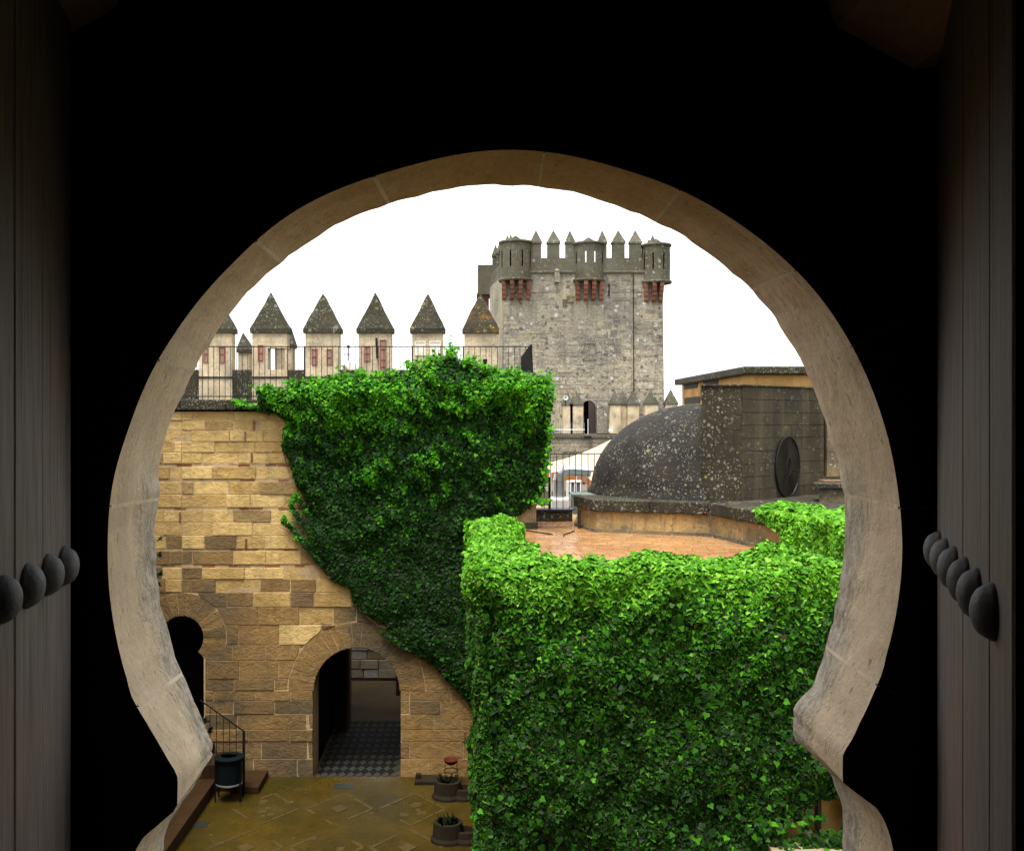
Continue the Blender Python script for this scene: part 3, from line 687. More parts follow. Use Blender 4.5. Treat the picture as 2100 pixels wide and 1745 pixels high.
# rear parapet of the walkway with merlons
YM = 23.9
def mx(x): return (x - 960) / 2000 * YM
def mz(y): return -(y - 860) / 2000 * YM
MB().box(mx(330), mx(1024), YM + .02, 24.3, .38, mz(758)).build('parapet', M['coping'], gate, bevel=.03)
merl = [(440, 476, 1), (517, 589, 2), (626, 695.6, 1), (735, 803, 3), (845, 909, 4), (952, 1019, 5)]
for (a, b, kind) in merl:
    if a == 440: a = 408
    x0, x1 = mx(a), mx(b); zb, zt, za = .38, mz(683), mz(598); cxm = (x0 + x1) / 2; yb = YM + .34
    me_ = MB()
    if kind == 2:    # merlon with a window one sees the sky through
        wx0, wx1, wz0, wz1 = mx(549), mx(582), mz(758), mz(714)
        me_.box(x0, wx0, YM, yb, zb, zt); me_.box(wx1, x1, YM, yb, zb, wz0); me_.box(wx1 + .02, wx1 + .07, YM + .02, YM + .08, wz0, wz1); me_.box(wx1, x1, YM, yb, wz1, zt); me_.box(wx0, wx1, YM, yb, zb, wz0); me_.box(wx0, wx1, YM, yb, wz1, zt)
    else: me_.box(x0, x1, YM, yb, zb, zt)
    mo = me_.build('merlon', M['plaster'], gate)
    ov = .05; cap = MB()
    cap.box(x0 - ov, x1 + ov, YM - ov, yb + ov, zt, zt + .10)
    n_ = 5; 
    for q in range(n_):   # slightly uneven pyramid in bands so edges are not razor straight
        pass
    V = []; k_ = 6
    for q in range(k_):
        s_ = q / (k_ - .0); hx, hy = (x1 - x0) / 2 + ov, (yb - YM) / 2 + ov; j = .012
        for sx, sy in ((-1, -1), (1, -1), (1, 1), (-1, 1)): V.append((cxm + sx * hx * (1 - s_) + random.uniform(-j, j), (YM + yb) / 2 + sy * hy * (1 - s_) + random.uniform(-j, j), zt + .10 + (za - zt - .10) * s_))
    V.append((cxm + random.uniform(-.018, .018), (YM + yb) / 2, za + random.uniform(-.03, .015))); F = []
    for q in range(k_ - 1):
        for e in range(4): F.append((q * 4 + e, q * 4 + (e + 1) % 4, (q + 1) * 4 + (e + 1) % 4, (q + 1) * 4 + e))
    for e in range(4): F.append(((k_ - 1) * 4 + e, (k_ - 1) * 4 + (e + 1) % 4, k_ * 4))
    cap.add(V, F); cap.build('cap', M['caporange'] if kind == 5 else M['capdark'], mo)
    MB().box(x0 - .012, x1 + .012, YM - .02, YM + .0, mz(776), mz(772)).build('string_course', M['coping'], mo)
    def frame(xa, xb, ya, yb_, mat=M['redframe'], tw=.018, mids=(), inner=None):
        fr = MB(); X0, X1, Z0, Z1 = mx(xa), mx(xb), mz(yb_), mz(ya); yy0, yy1 = YM - .022, YM + .01
        fr.box(X0, X0 + tw, yy0, yy1, Z0, Z1); fr.box(X1 - tw, X1, yy0, yy1, Z0, Z1); fr.box(X0 + tw, X1 - tw, yy0, yy1, Z0, Z0 + tw); fr.box(X0 + tw, X1 - tw, yy0, yy1, Z1 - tw, Z1)
        for m__ in mids: fr.box(X0 + tw, X1 - tw, yy0, yy1, mz(m__) - tw / 2, mz(m__) + tw / 2)
        fr.build('window_frame', mat, mo)
        if inner: MB().box(X0 + tw, X1 - tw, YM - .008, YM + .01, Z0 + tw, Z1 - tw).build('shutter', inner, mo)
    faded = M.setdefault('faded', simple('faded_red_shutter', (.24, .15, .11), .8, 0, .2, .4, 12))
    if kind == 1 and a == 408: frame(417, 427, 713, 744, mids=(726,), inner=faded); frame(450, 461, 712, 744, mids=(726,), inner=faded)
    if kind == 2: frame(529, 540, 708, 740, mids=(724,), inner=faded)
    if kind == 1 and a != 408: frame(639, 651, 716, 749, mids=(732,), inner=faded); frame(670, 681, 716, 748, mids=(733,), inner=faded)
    if kind == 3: frame(747, 759, 710, 741, mids=(725,), inner=faded); frame(779, 792, 697, 764, mids=(716, 738, 752), inner=faded); MB().bar((mx(772), YM - .03, mz(693)), (mx(774), YM - .03, mz(735)), .028).build('iron_bracket', M['iron'], mo)
    if kind == 4:
        cr = M.setdefault('cream', simple('cream_shutter', (.72, .66, .48), .7, 0, .2, .06)); frame(851, 873, 700, 729, cr, .02, inner=M['palefar']); frame(881, 904, 700, 729, cr, .02, inner=M['palefar'])
# merlons of the wall return seen behind, at the left
for xx, yt, yb_, yl, Yr in ((489, 679, 723, 735, 25.6), (594, 668, 712, 740, 25.4)):
    s_ = Yr / 2000; x0, x1 = (xx - 960 - 4) * s_, (xx - 960 + 25) * s_; zt = -(yb_ - 860) * s_; za = -(yt - 860) * s_
    if xx == 594: x0, x1, Yr = (560 - 960) * s_, (601 - 960) * s_, 25.4
    mo = MB().box(x0 + .04, x1 - .04, Yr, Yr + .6, .2, zt).build('merlon', M['plaster'], gate)
    cm = MB(); cm.box(x0, x1, Yr - .04, Yr + .64, zt, zt + .08); cm.add([(x0, Yr - .04, zt + .08), (x1, Yr - .04, zt + .08), (x1, Yr + .64, zt + .08), (x0, Yr + .64, zt + .08), (x0 + (.10 if xx == 489 else .42), Yr + .3, za)], [(0, 1, 4), (1, 2, 4), (2, 3, 4), (3, 0, 4)]); cm.build('cap', M['capdark'], mo)
MB().box(-6.6, -3.6, 24.82, 26.4, FL, .38).build('rear_wall', M['ochre_low'], gate)

# walkway railing
rail = empty('iron_railing', (-2, 21.15, wz(820)), 'thin black iron railing along the wall walk in front of the pointed merlons', 'railing')
YR = 21.12
def rx(x): return (x - 960) / 2000 * YR
def rz_(y): return -(y - 860) / 2000 * YR
MB().box(rx(300), rx(1092), YR - .012, YR + .012, rz_(712), rz_(710)).build('top_rail', M['iron'], rail)
MB().box(rx(300), rx(1092), YR - .01, YR + .01, rz_(814), rz_(812)).build('bottom_rail', M['iron'], rail)
x = 392.0
while x < 1090:
    hv = any(abs(x - p) < 5.8 for p in (624, 846, 953))
    MB().bar((rx(x), YR, rz_(822)), (rx(x), YR, rz_(711)), .022 if hv else .0085, 4).build('post' if hv else 'bar', M['iron'], rail); x += 11.63
o = MB().add([(rx(1067), YR - .25, rz_(734)), (rx(1088), YR, rz_(706)), (rx(1092), YR, rz_(765)), (rx(1067), YR - .25, rz_(765)),
              (rx(1069), YR - .22, rz_(734)), (rx(1091), YR + .03, rz_(706)), (rx(1094), YR + .03, rz_(765)), (rx(1069), YR - .22, rz_(765))],
             [(0, 1, 2, 3), (7, 6, 5, 4), (0, 4, 5, 1), (1, 5, 6, 2), (2, 6, 7, 3), (3, 7, 4, 0)]).build('railing_panel', M['iron_door'])
props(o, 'dark sheet metal end panel of the walkway railing above the ivy', 'metal panel')
o = MB().box(rx(928), rx(936), YR - .05, YR + .0, rz_(790), rz_(722)).bar((rx(992), YR - .05, rz_(760)), (rx(995), YR - .05, rz_(737)), .05, 5).build('iron_floodlight', M['iron_door'])
props(o, 'small dark floodlights half hidden in the ivy behind the walkway railing', 'floodlight')

# passage floor, ground and wall beyond the gateway
pf = empty('passage_floor', (GCX, 22.9, FL), kind='structure')
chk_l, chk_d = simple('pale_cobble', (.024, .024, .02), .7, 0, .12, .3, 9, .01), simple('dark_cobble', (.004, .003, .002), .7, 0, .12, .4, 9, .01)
MB().box(gx0 - .02, gx1 + .02, 21.051, 24.9, FL - .25, FL - .012).build('bed', M['dirt'], pf)
q = .19; j = 0
for iy in range(int(3.7 / q) + 1):
    for ix in range(int((gx1 - gx0) / q) // 1 + 1):
        cx, cy = gx0 + .05 + ix * q + (q / 2 if iy % 2 else 0), 21.15 + iy * q
        if cx - q / 2 < gx0 - .0 or cx + q / 2 > gx1: continue
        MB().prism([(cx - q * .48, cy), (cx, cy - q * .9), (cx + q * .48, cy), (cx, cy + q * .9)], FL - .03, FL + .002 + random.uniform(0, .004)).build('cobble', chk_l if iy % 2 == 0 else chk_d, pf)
lane = MB(); lane.add([(-8, 24.9, FL), (4, 24.9, FL), (4, 28.6, FL + .1), (-8, 28.6, FL + .05)], [(0, 1, 2, 3)]); lane.build('lane', M['dirt'], kind='structure')
bw = empty('lane_wall', (-2, 28.5, FL), 'old stone wall with pale grey quoins seen through the gateway', 'wall')
MB().box(-7, 4, 28.5, 29.2, FL, FL + 3.4).build('wall_core', M['far'], bw)
fb = lambda u, o, z: (u, 28.5 - o, z)
lay(bw, M['far'], fb, -3.6, -1.5, [FL + .15 + .27 * i for i in range(9, -1, -1)], .35, .8, gap=.02, proud=.03, pv=.02)

# ------------------------------------------------------------------ stairs, stair rail, bin, brazier, planters
st = empty('stone_steps', (-5, 20.5, FL), 'worn clay coloured steps rising to the small horseshoe door by the bin', 'steps')
zz = FL
for i, (xa, xb) in enumerate(((-4.9, -4.31), (-5.2, -4.88), (-5.48, -5.18), (-7.2, -5.46))):
    zz += (.15, .2, .2, .2)[i]; MB().box(xa, xb, 20.06 if i == 0 else 20.2, 21.02, FL, zz).build('step', M['steptile'], st, bevel=.015)
sr = empty('stair_railing', (-4.62, 20.05, FL), 'sloping black iron handrail beside the stone steps, one thick end post', 'railing')
ys = 20.08
def sx(x): return (x - 960) / 2000 * ys
def sz(y): return -(y - 860) / 2000 * ys
MB().bar((sx(410), ys, sz(1435)), (sx(500), ys, sz(1499)), .016, 5).build('handrail', M['iron'], sr)
MB().bar((sx(500), ys, FL), (sx(500), ys, sz(1498)), .034, 4).build('post', M['iron'], sr)
for x in (418, 431, 444, 458, 471, 484.5):
    MB().bar((sx(x), ys, sz(1590 + (x - 418) * .4)), (sx(x), ys, sz(1435 + (x - 410) * .711)), .009, 4).build('bar', M['iron'], sr)
bn = empty('litter_bin', (-4.86, 19.75, FL), 'dark metal litter bin on legs at the foot of the steps', 'litter bin')
bx_, by_ = -4.84, 19.75
MB().lathe([(.24, FL + .3), (.25, FL + .32), (.262, FL + .8), (.275, FL + .8), (.275, FL + .84), (.25, FL + .84), (.245, FL + .4), (0, FL + .36)], (bx_, by_, 0), 22).build('drum', M['bin'], bn, smooth=False)
MB().lathe([(.268, FL + .34), (.272, FL + .36), (.268, FL + .38)], (bx_, by_, 0), 22).build('hoop', M['duct'], bn)
for dx, dy in ((-.25, -.12), (.25, -.12), (-.25, .16), (.25, .16)): MB().bar((bx_ + dx, by_ + dy, FL), (bx_ + dx, by_ + dy, FL + .82), .016, 5).build('leg', M['bin'], bn)
MB().lathe([(.29, FL + .84), (.30, FL + .88), (.17, FL + .91), (.16, FL + .89), (.28, FL + .85)], (bx_, by_, 0), 22).build('rim', M['bin'], bn)
bz = empty('brazier', (wx(925, 20.6), 20.6, FL), 'rust orange bowl on a thin black tripod stand against the wall', 'brazier')
bc = (wx(925, 20.6), 20.6, 0); zb = -(1556 - 860) / 2000 * 20.6
MB().lathe([(.0, zb - .11), (.09, zb - .10), (.14, zb - .04), (.165, zb), (.155, zb + .004), (.13, zb - .035), (.08, zb - .085), (0, zb - .095)], bc, 20).build('bowl', M['terracotta'], bz, smooth=True)
for a in (30, 150, 210, 330): MB().bar((bc[0] + .14 * math.cos(R(a)), bc[1] + .14 * math.sin(R(a)), zb - .02), (bc[0] + .16 * math.cos(R(a)), bc[1] + .16 * math.sin(R(a)), FL), .008, 4).build('leg', M['iron'], bz)
MB().lathe([(.145, zb - .24), (.15, zb - .23), (.155, zb - .24), (.15, zb - .25), (.145, zb - .24)], bc, 16).build('ring', M['iron'], bz)
def trough(xc, yb, lab, big):
    Yt = -FL * 2000 / (yb - 860); s_ = Yt / 2000; X = (xc - 960) * s_; rt = empty('stone_trough', (X, Yt, FL), lab, 'stone trough', 'old stone troughs by the ivy wall')
    a = MB(); r0 = .29; n = 18
    prof = [(r0 * 1.12, 0), (r0 * 1.1, .05), (r0 * .98, .1), (r0 * .92, .34), (r0 * .72, .35), (r0 * .66, .2), (0, .18)]
    a.lathe(prof, (X - .12, Yt + .2, FL), n, sy=.9); a.build('basin', M['darkstone'], rt, smooth=False)
    b = MB(); b.lathe([(r0 * 1.0, 0), (r0 * .98, .05), (r0 * .85, .1), (r0 * .78, .2), (r0 * .55, .21), (r0 * .5, .12), (0, .1)], (X + .2, Yt + .18, FL), n, sy=.85); b.build('side_basin', M['darkstone'], rt)
    p = MB()
    for _ in range(70 if big else 60):
        cx, cy, cz = X - .12 + random.uniform(-.16, .16), Yt + .2 + random.uniform(-.14, .14), FL + .3
        d = Vector((random.uniform(-1, 1), random.uniform(-1, 1), random.uniform(.4, 1.6))).normalized() * random.uniform(.08, .2); n_ = Vector((-d.y, d.x, 0)).normalized() * .022
        tip = Vector((cx, cy, cz)) + d; m_ = Vector((cx, cy, cz)) + d * .5
        p.add([(cx, cy, cz), (m_ + n_)[:], tip[:], (m_ - n_)[:]], [(0, 1, 2, 3)])
    p.build('plant', M['plantdark'], rt)
trough(930, 1642, 'dark old stone trough with a small plant, the farther one below the brazier', 1)
trough(932, 1732, 'dark old stone trough with a small plant, the nearer one at the bottom edge', 1)
o = MB().box(wx(851, 20.75), wx(904, 20.75), 20.55, 20.98, FL, FL + .07).box(wx(853, 20.75), wx(863, 20.75), 20.7, 20.82, FL + .07, FL + .17).build('floor_grate', M['darkstone'], bevel=.01)
props(o, 'low dark stone ledge with a small pale cube at the foot of the gate wall', 'ledge')
# blue grey slabs set in the floor
for x, y in ((405, 1690), (705, 1612)):
    Y = -FL * 2000 / (y - 860); X = (x - 960) / 2000 * Y
    MB().box(X - .2, X + .2, Y - .13, Y + .13, FL - .02, FL + .007).build('drain_slab', simple('slate_slab', (.018, .019, .017), .4), yard)
sw = empty('side_wall', (-7.4, 12, FL), 'unseen sandstone wall added at the left of the courtyard to darken it', 'wall')
MB().box(-7.8, -7.5, 3.7, 21.0, FL - .3, 1.2).build('wall_core', M['ochre'], sw)  # out of view, added to keep light off the courtyard

# ================================================================== TERRACE BUILDING
tb = empty('terrace_building', (4.8, 18, FL), 'flat roofed building with a brick paved terrace, its walls hidden under ivy', 'building')
MB().box(.62, 11, 13.6, 27, FL - .3, TR - .03).build('wall', M['ochreplain'], tb)
MB().box(.62, 11, 13.6, 14.02, TR - .03, -2.13).build('front_parapet', M['ochreplain'], tb)
MB().box(.62, .95, 14.02, 20.9, TR - .03, -2.19).build('side_parapet', M['ochreplain'], tb)
fl = MB(); tl = []
for iy in range(60):
    y0 = 14.05 + iy * .15
    if y0 > 22.5: break
    xo = .95 if y0 < 20.9 else 1.0; x0 = xo - random.uniform(0, .28)
    while x0 < 6.6:
        a = max(x0, xo); b = x0 + .285
        if b - a > .06: tl.append((a + .003, b - .003, y0 + .003, y0 + .147))
        x0 += .29
vis = lambda t_: -((t_[0] + t_[1]) / 2 - 3.2) ** 2 - ((t_[2] - 17) * .5) ** 2 if t_[2] > 14.9 else -99
tl.sort(key=vis, reverse=True)
tfloor = empty('terrace_floor', (3.5, 18, TR), kind='structure')
rest = MB()
for i, (a, b, c_, d) in enumerate(tl):
    h = random.uniform(-.003, .003); tx = random.uniform(-.002, .002)
    v = [(a, c_, TR + h - tx), (b, c_, TR + h + tx), (b, d, TR + h + tx), (a, d, TR + h - tx), (a, c_, TR - .03), (b, c_, TR - .03), (b, d, TR - .03), (a, d, TR - .03)]
    f = [(0, 1, 2, 3), (0, 4, 5, 1), (1, 5, 6, 2), (2, 6, 7, 3), (3, 7, 4, 0)]
    if i < 290: MB().add(v, f).build('tile', M['wettile'], tfloor)
    else: rest.add(v, f)
rest.build('tiles_beyond', M['wettile'], tfloor, kind='stuff')
# foot of the gate wall where it stands on the terrace
MB().box(wx(1040), 1.46, YW - .02, YW + .05, TR, wz(1030)).build('wall_end_face', M['ochrestain'], gate)
MB().box(wx(1040), 1.5, YW - .06, YW - .021, TR, TR + .14).build('skirting', M['coping'], gate)
# roof edge plinth + railing
tp = MB().box(1.47, 2.42, 22.6, 22.95, TR, -2.12).build('roof_kerb', M['coping'], tb, bevel=.02)
MB().box(1.45, 2.44, 22.57, 22.98, -2.119, -2.08).build('kerb_cap', simple('lead_cap', (.04, .045, .06), .3, .4), tb)
r2 = empty('terrace_railing', (2.3, 22.8, -2.1), 'black iron railing at the back edge of the terrace beside the dome', 'railing')
Y2 = 22.78
def qx(x): return (x - 960) / 2000 * Y2
def qz(y): return -(y - 860) / 2000 * Y2
MB().box(qx(1104), qx(1260), Y2 - .014, Y2 + .014, qz(931.5), qz(929.5)).build('top_rail', M['iron'], r2)
MB().box(qx(1104), qx(1180), Y2 - .012, Y2 + .012, qz(1045), qz(1043)).build('bottom_rail', M['iron'], r2)
x = 1116.0
while x < 1256: MB().bar((qx(x), Y2, qz(1044 if x < 1175 else 1010)), (qx(x), Y2, qz(930)), .012, 4).build('bar', M['iron'], r2); x += 12.85
MB().bar((qx(1126.5), Y2 - .05, -2.1), (qx(1126.5), Y2 - .05, qz(978)), .03, 5).build('post', M['iron'], r2)
# cables on the roof
cb = MB()
pts = [W(1045, 1086, 20.8), W(1079, 1089, 20.6), W(1110, 1094, 20.15), W(1134, 1097.5, 19.9)]
def cable(pts, nm, lab):
    mb = MB()
    P = [Vector(((p[0]), -TR * 2000 / (p[1]), TR + .012)) for p in []]
    for a, b in zip(pts[:-1], pts[1:]): mb.bar(a, b, .012, 5)
    o = mb.build(nm, M['iron']); props(o, lab, 'cable'); return o
def onroof(x, y): Y = -TR * 2000 / (y - 860); return ((x - 960) / 2000 * Y, Y, TR + .014)
cable([onroof(1045, 1086), onroof(1079, 1089), onroof(1110, 1093.5), onroof(1133, 1097)], 'roof_cable', 'black cable lying on the wet terrace from the ivy wall')
cable([onroof(1178, 1089.5), onroof(1168, 1093.5), onroof(1157, 1097), onroof(1156, 1101)], 'roof_cable', 'black cable curving on the terrace at the corner of the domed building')

# ================================================================== DOMED BUILDING
db = empty('domed_chapel', (5.3, 21.5, TR), 'dark lichen covered dome and square block with round iron grille on the terrace', 'domed building')
oct_ = [(2.33, 21.6), (2.62, 20.4), (4.84, 19.65), (5.34, 17.6), (6.35, 13.9), (11, 13.9), (11, 25.5), (2.9, 25.5)]
def grow(P, d):
    n = len(P); out = []
    for i in range(n):
        a, b, c_ = Vector(P[i - 1]), Vector(P[i]), Vector(P[(i + 1) % n])
        n1 = Vector(((b - a).y, -(b - a).x)).normalized(); n2 = Vector(((c_ - b).y, -(c_ - b).x)).normalized(); m_ = (n1 + n2).normalized(); out.append(tuple(b + m_ * d / max(.4, m_.dot(n1))))
    return out
MB().prism(grow(oct_, -.09), TR - .02, -1.9).build('drum_wall', M['ochreplain'], db)
MB().prism(grow(oct_, -.02), TR, TR + .07).build('skirting', M['ochrestain'], db)
for i in range(0, 4):      # coping: one long stone per stretch
    a, b = Vector(oct_[i]), Vector(oct_[i + 1]); L = (b - a).length; n = max(1, round(L / 1.15)); d = (b - a) / n; nn = Vector((-d.y, d.x)).normalized()
    for k in range(n):
        p, q = a + d * (k + .004), a + d * (k + .996); o_ = nn * 1.0
        if k == n - 1: q = a + d * (k + 1.0)
        MB().prism([tuple(p), tuple(q), tuple(q + o_), tuple(p + o_)], -1.92, -1.68 - .0005 * i).build('coping_stone', M['coping'], db, bevel=.02)
MB().prism(grow(oct_, -.5), -1.92, -1.69).build('roof_slab', M['coping'], db)
# recessed quoin pipe
MB().bar((2.40, 21.05, TR), (2.40, 21.05, -1.95), .03, 6).build('drainpipe', M['pipe'], db)
prof = []
for i in range(25):
    a = i / 24 * math.pi / 2; prof.append((2.5 * math.cos(a) ** .98, 2.03 * math.sin(a)))
prof[-1] = (0.001, 2.03)
dm = MB(); dm.lathe([(2.56, -1.69), (2.54, -1.6)] + [(r, z - 1.68) for r, z in prof[1:]], (5.36, 22.62, 0), 72); 
_ok = []
for f_ in dm.f:
    cxx = sum(dm.v[i][0] for i in f_) / len(f_); cyy = sum(dm.v[i][1] for i in f_) / len(f_)
    if cxx < 4.93 + (cyy - 20.2) * .272: _ok.append(f_)
dm.f = _ok; dm.build('dome', M['dome'], db, smooth=True)
bA, bB, bC, bD = (4.83, 20.2), (5.68, 20.2), (8.13, 22.25), (4.83, 23.2)
ztop = .695
MB().prism([(4.83 + .02, 20.22), (5.66, 20.22), (8.1, 22.28), (8.1, 24.5), (6.0, 24.5)], -1.69, ztop - .01).build('block_core', M['blockside'], db)
MB().prism([(4.81, 20.17), (5.69, 20.17), (8.16, 22.24), (8.16, 24.5), (5.98, 24.5)], ztop - .009, ztop + .03).build('block_top', M['coping'], db, bevel=.01)
fA = lambda u, o, z: (4.84 + u, 20.225 - o, z)
lay(db, M['block'], fA, 0, .83, [ztop - .01 - .30 * i for i in range(9)], .3, .6, gap=.006, proud=.015, pv=.002, bev=.004)
ud = (Vector(bC) - Vector(bB)); LB = ud.length; ud.normalize(); un = Vector((ud.y, -ud.x))
fB = lambda u, o, z: (5.665 + ud.x * u + un.x * o, 20.215 + ud.y * u + un.y * o, z)
# oculus on the oblique face
t_u = None
uo = None
for k in range(400):
    u_ = k * .01; p = fB(u_, .05, 0); xs = 960 + p[0] / p[1] * 2000
    if xs > 1615: uo = u_; Yo = p[1]; break
zo = -(957 - 860) / 2000 * Yo; rv = 62 / 2000 * Yo; rh = None
for k in range(400):
    p = fB(uo + k * .01, .05, 0)
    if 960 + p[0] / p[1] * 2000 > 1639: rh = k * .01; break
def keepB(u, z): return True
lay(db, M['blockside'], fB, 0.01, LB, [ztop - .01 - .27 * i for i in range(10)], .6, 1.1, gap=.008, proud=.015, pv=.004, bev=.006)
gr = MB(); n = 40
for i in range(n):
    t0, t1 = 2 * math.pi * i / n, 2 * math.pi * (i + 1) / n
    gr.bar(fB(uo + rh * math.cos(t0), .06, zo + rv * math.sin(t0)), fB(uo + rh * math.cos(t1), .06, zo + rv * math.sin(t1)), .022, 5)
go = gr.build('oculus_grille', M['iron'], db, label='round iron grille like a spoked wheel')
dk = MB(); dk.add([fB(uo, .024, zo)] + [fB(uo + rh * math.cos(2 * math.pi * i / n), .024, zo + rv * math.sin(2 * math.pi * i / n)) for i in range(n)], [(0, i + 1, (i + 1) % n + 1) for i in range(n)])
dk.build('oculus_opening', simple('oculus_shadow', (.028, .022, .012), .9, 0, .1, .7, 3), db)
for i in range(30):
    t_ = 2 * math.pi * i / 30
    MB().bar(fB(uo + rh * .16 * math.cos(t_), .075, zo + rv * .30 * math.sin(t_)), fB(uo + rh * .97 * math.cos(t_), .05, zo + rv * .97 * math.sin(t_)), .0075, 4).build('spoke', M['iron'], go)
hb = MB()
for i in range(16):
    t0, t1 = 2 * math.pi * i / 16, 2 * math.pi * (i + 1) / 16
    hb.bar(fB(uo + rh * .16 * math.cos(t0), .075, zo + rv * .30 * math.sin(t0)), fB(uo + rh * .16 * math.cos(t1), .075, zo + rv * .30 * math.sin(t1)), .016, 4)
hb.build('hub', M['iron'], go)
# wall and ledges right of the block
MB().prism([(7.2, 20.0), (11, 20.0), (11, 20.6), (7.6, 20.6)], -1.69, -1.40).build('ledge_wall', M['ochrestain'], db)
MB().prism([(7.05, 19.9), (11, 19.9), (11, 20.62), (7.3, 20.62)], -1.40, -1.32).build('ledge_coping', M['coping'], db)
MB().box(8.17, 12, 22.2, 23, -1.3, .55).build('side_wall', M['ochrestain'], db)
MB().box(7.75, 11, 21.2, 21.6, -1.40, -1.33).build('brick_ledge', M['redbrick'], db)

# building with flat slab roof behind
ub = empty('upper_building', (9, 27, TR), 'ochre building with thick dark slab roof rising behind the lichen covered block', 'building')
MB().box(7.25, 14, 25.2, 33, TR - 1, 1.159).build('wall', M['ochreclean'], ub)
MB().prism([(7.05, 25.0), (14.3, 25.0), (14.3, 33.2), (7.02, 33.2)], 1.16, 1.36).build('roof_slab', M['coping'], ub, bevel=.03)
fU = lambda u, o, z: (u, 25.2 - o, z)
lay(ub, M['ochreclean'], fU, 7.26, 9.6, [1.15, .85, .50, .15], .7, 1.1, gap=.008, proud=.008, pv=.002, bev=.004)
fS = lambda u, o, z: (7.25 - o, 33 - u, z)
lay(ub, M['ochreclean'], fS, 0, 7.8, [1.15, .72, .3, -.2, -.7], 1.0, 1.6, gap=.012, proud=.012, pv=.003, bev=.006)
for x0, x1, y0, y1 in ((1405, 1432, 783, 797), (1444, 1474, 777, 790), (1405, 1437, 815, 828)):
    def on(xs, ys_):
        Y = 7.25 / ((xs - 960) / 2000); return Y, -(ys_ - 860) / 2000 * Y
    Ya, za1 = on(x0, y0); Yb, zb1 = on(x1, y1); Ym = (Ya + Yb) / 2; z1, z0 = -(y0 - 860) / 2000 * Ym, -(y1 - 860) / 2000 * Ym
    MB().box(7.22, 7.30, min(Ya, Yb), max(Ya, Yb), z0, z1).build('window', simple('dark_glass', (.010, .010, .009), .8), ub)
MB().box(8.2, 14, 24.6, 25.19, -1.7, .2).build('lower_wall', M['ochrestain'], ub)

# ================================================================== beyond the terrace
yd2 = MB(); yd2.box(-2, 60, 27.02, 90, FL, -5.0); yd2.build('castle_yard', M['dirt'], kind='structure')
def tent(x0, x1, y0, y1, ze, za, lab):
    rt = empty('canopy_tent', ((x0 + x1) / 2, (y0 + y1) / 2, -5), lab, 'canopy', 'cream canopies in the yard'); cx, cy = (x0 + x1) / 2, (y0 + y1) / 2
    m_ = MB(); n = 6; cor = [(x0, y0), (x1, y0), (x1, y1), (x0, y1)]
    for e in range(4):
        a, b = Vector((*cor[e], ze)), Vector((*cor[(e + 1) % 4], ze)); ap = Vector((cx, cy, za))
        rows = []
        for j in range(n + 1):
            s_ = j / n; row = []
            for i in range(n + 1):
                p = a.lerp(b, i / n); p.z += .12 * math.sin(math.pi * i / n) * (1 - s_) * 1.0; q_ = p.lerp(ap, s_); q_.z -= .22 * math.sin(math.pi * s_); row.append(q_[:])
            rows.append(row)
        m_.add([p for r_ in rows for p in r_], [(j * (n + 1) + i, j * (n + 1) + i + 1, (j + 1) * (n + 1) + i + 1, (j + 1) * (n + 1) + i) for j in range(n) for i in range(n)])
    m_.build('canvas_roof', M['canvas'], rt, smooth=True)
    for e in range(4):
        a, b = Vector((*cor[e], ze)), Vector((*cor[(e + 1) % 4], ze)); v = []; k = 12
        for i in range(k + 1):
            p = a.lerp(b, i / k); z = ze + .12 * math.sin(math.pi * i / k); v += [(p.x, p.y, z + .01), (p.x, p.y, z - .38 + .14 * math.sin(math.pi * i / k))]
        MB().add(v, [(2 * i, 2 * i + 1, 2 * i + 3, 2 * i + 2) for i in range(k)]).build('valance', M['valance'], rt)
        MB().bar((a.x, a.y, -5), a[:], .04, 6).build('pole', M['white'], rt)
tent(3.25, 10.5, 38.5, 45, -2.1, -.45, 'large cream canopy with orange valance behind the terrace railing, the farther one')
tent(4.0, 9.2, 31, 36, -2.05, -.75, 'cream canopy with orange valance half hidden by the dome, the nearer one')
ac = empty('air_conditioning_unit', (2.42, 25.4, TR), 'white service box behind the terrace railing with a silver duct above it', 'service box')
MB().box(2.12, 2.62, 25.2, 25.8, TR - .03, TR + .32).build('casing', M['white'], ac, bevel=.02); MB().box(2.17, 2.57, 25.19, 25.2, TR + .04, TR + .26).build('vent_panel', simple('grey_vent', (.45, .47, .46), .5), ac)
du = empty('ventilation_duct', (2.37, 25.5, TR + .3), 'silver ventilation duct with an elbow standing on the white box', 'duct')
dpts = [(2.37, 25.5, TR + .3), (2.37, 25.5, TR + .75), (2.40, 25.5, TR + .92), (2.52, 25.5, TR + 1.02), (2.72, 25.5, TR + 1.04), (3.2, 25.5, TR + 1.0)]
dpts = [dpts[i] if True else 0 for i in range(len(dpts))]
for a, b in zip(dpts[:-1], dpts[1:]): MB().bar(a, b, .15, 14).bar(Vector(a) - (Vector(b) - Vector(a)) * .02, Vector(a) + (Vector(b) - Vector(a)).normalized() * .03, .16, 14).build('duct_section', M['duct'], du)
gc = MB().box(2.66, 3.2, 24.6, 25.4, TR - .03, -1.93).box(2.62, 3.24, 24.55, 25.45, -1.929, -1.89).build('service_cabinet', M['greencab']); props(gc, 'grey green cabinet behind the terrace railing next to the domed building', 'cabinet')
kk = empty('garden_kiosk', (3.9, 29.9, -5), 'white framed kiosk with arched glass panes under the cream canopies', 'kiosk')
kz = -(1012 - 860) / 2000 * 30
for i, x in enumerate((1169, 1180, 1192)):
    X = (x - 960) / 2000 * 30; MB().box(X - .035, X + .035, 30, 30.08, -5, -(988 - 860) / 2000 * 30).build('post', M['white'], kk)
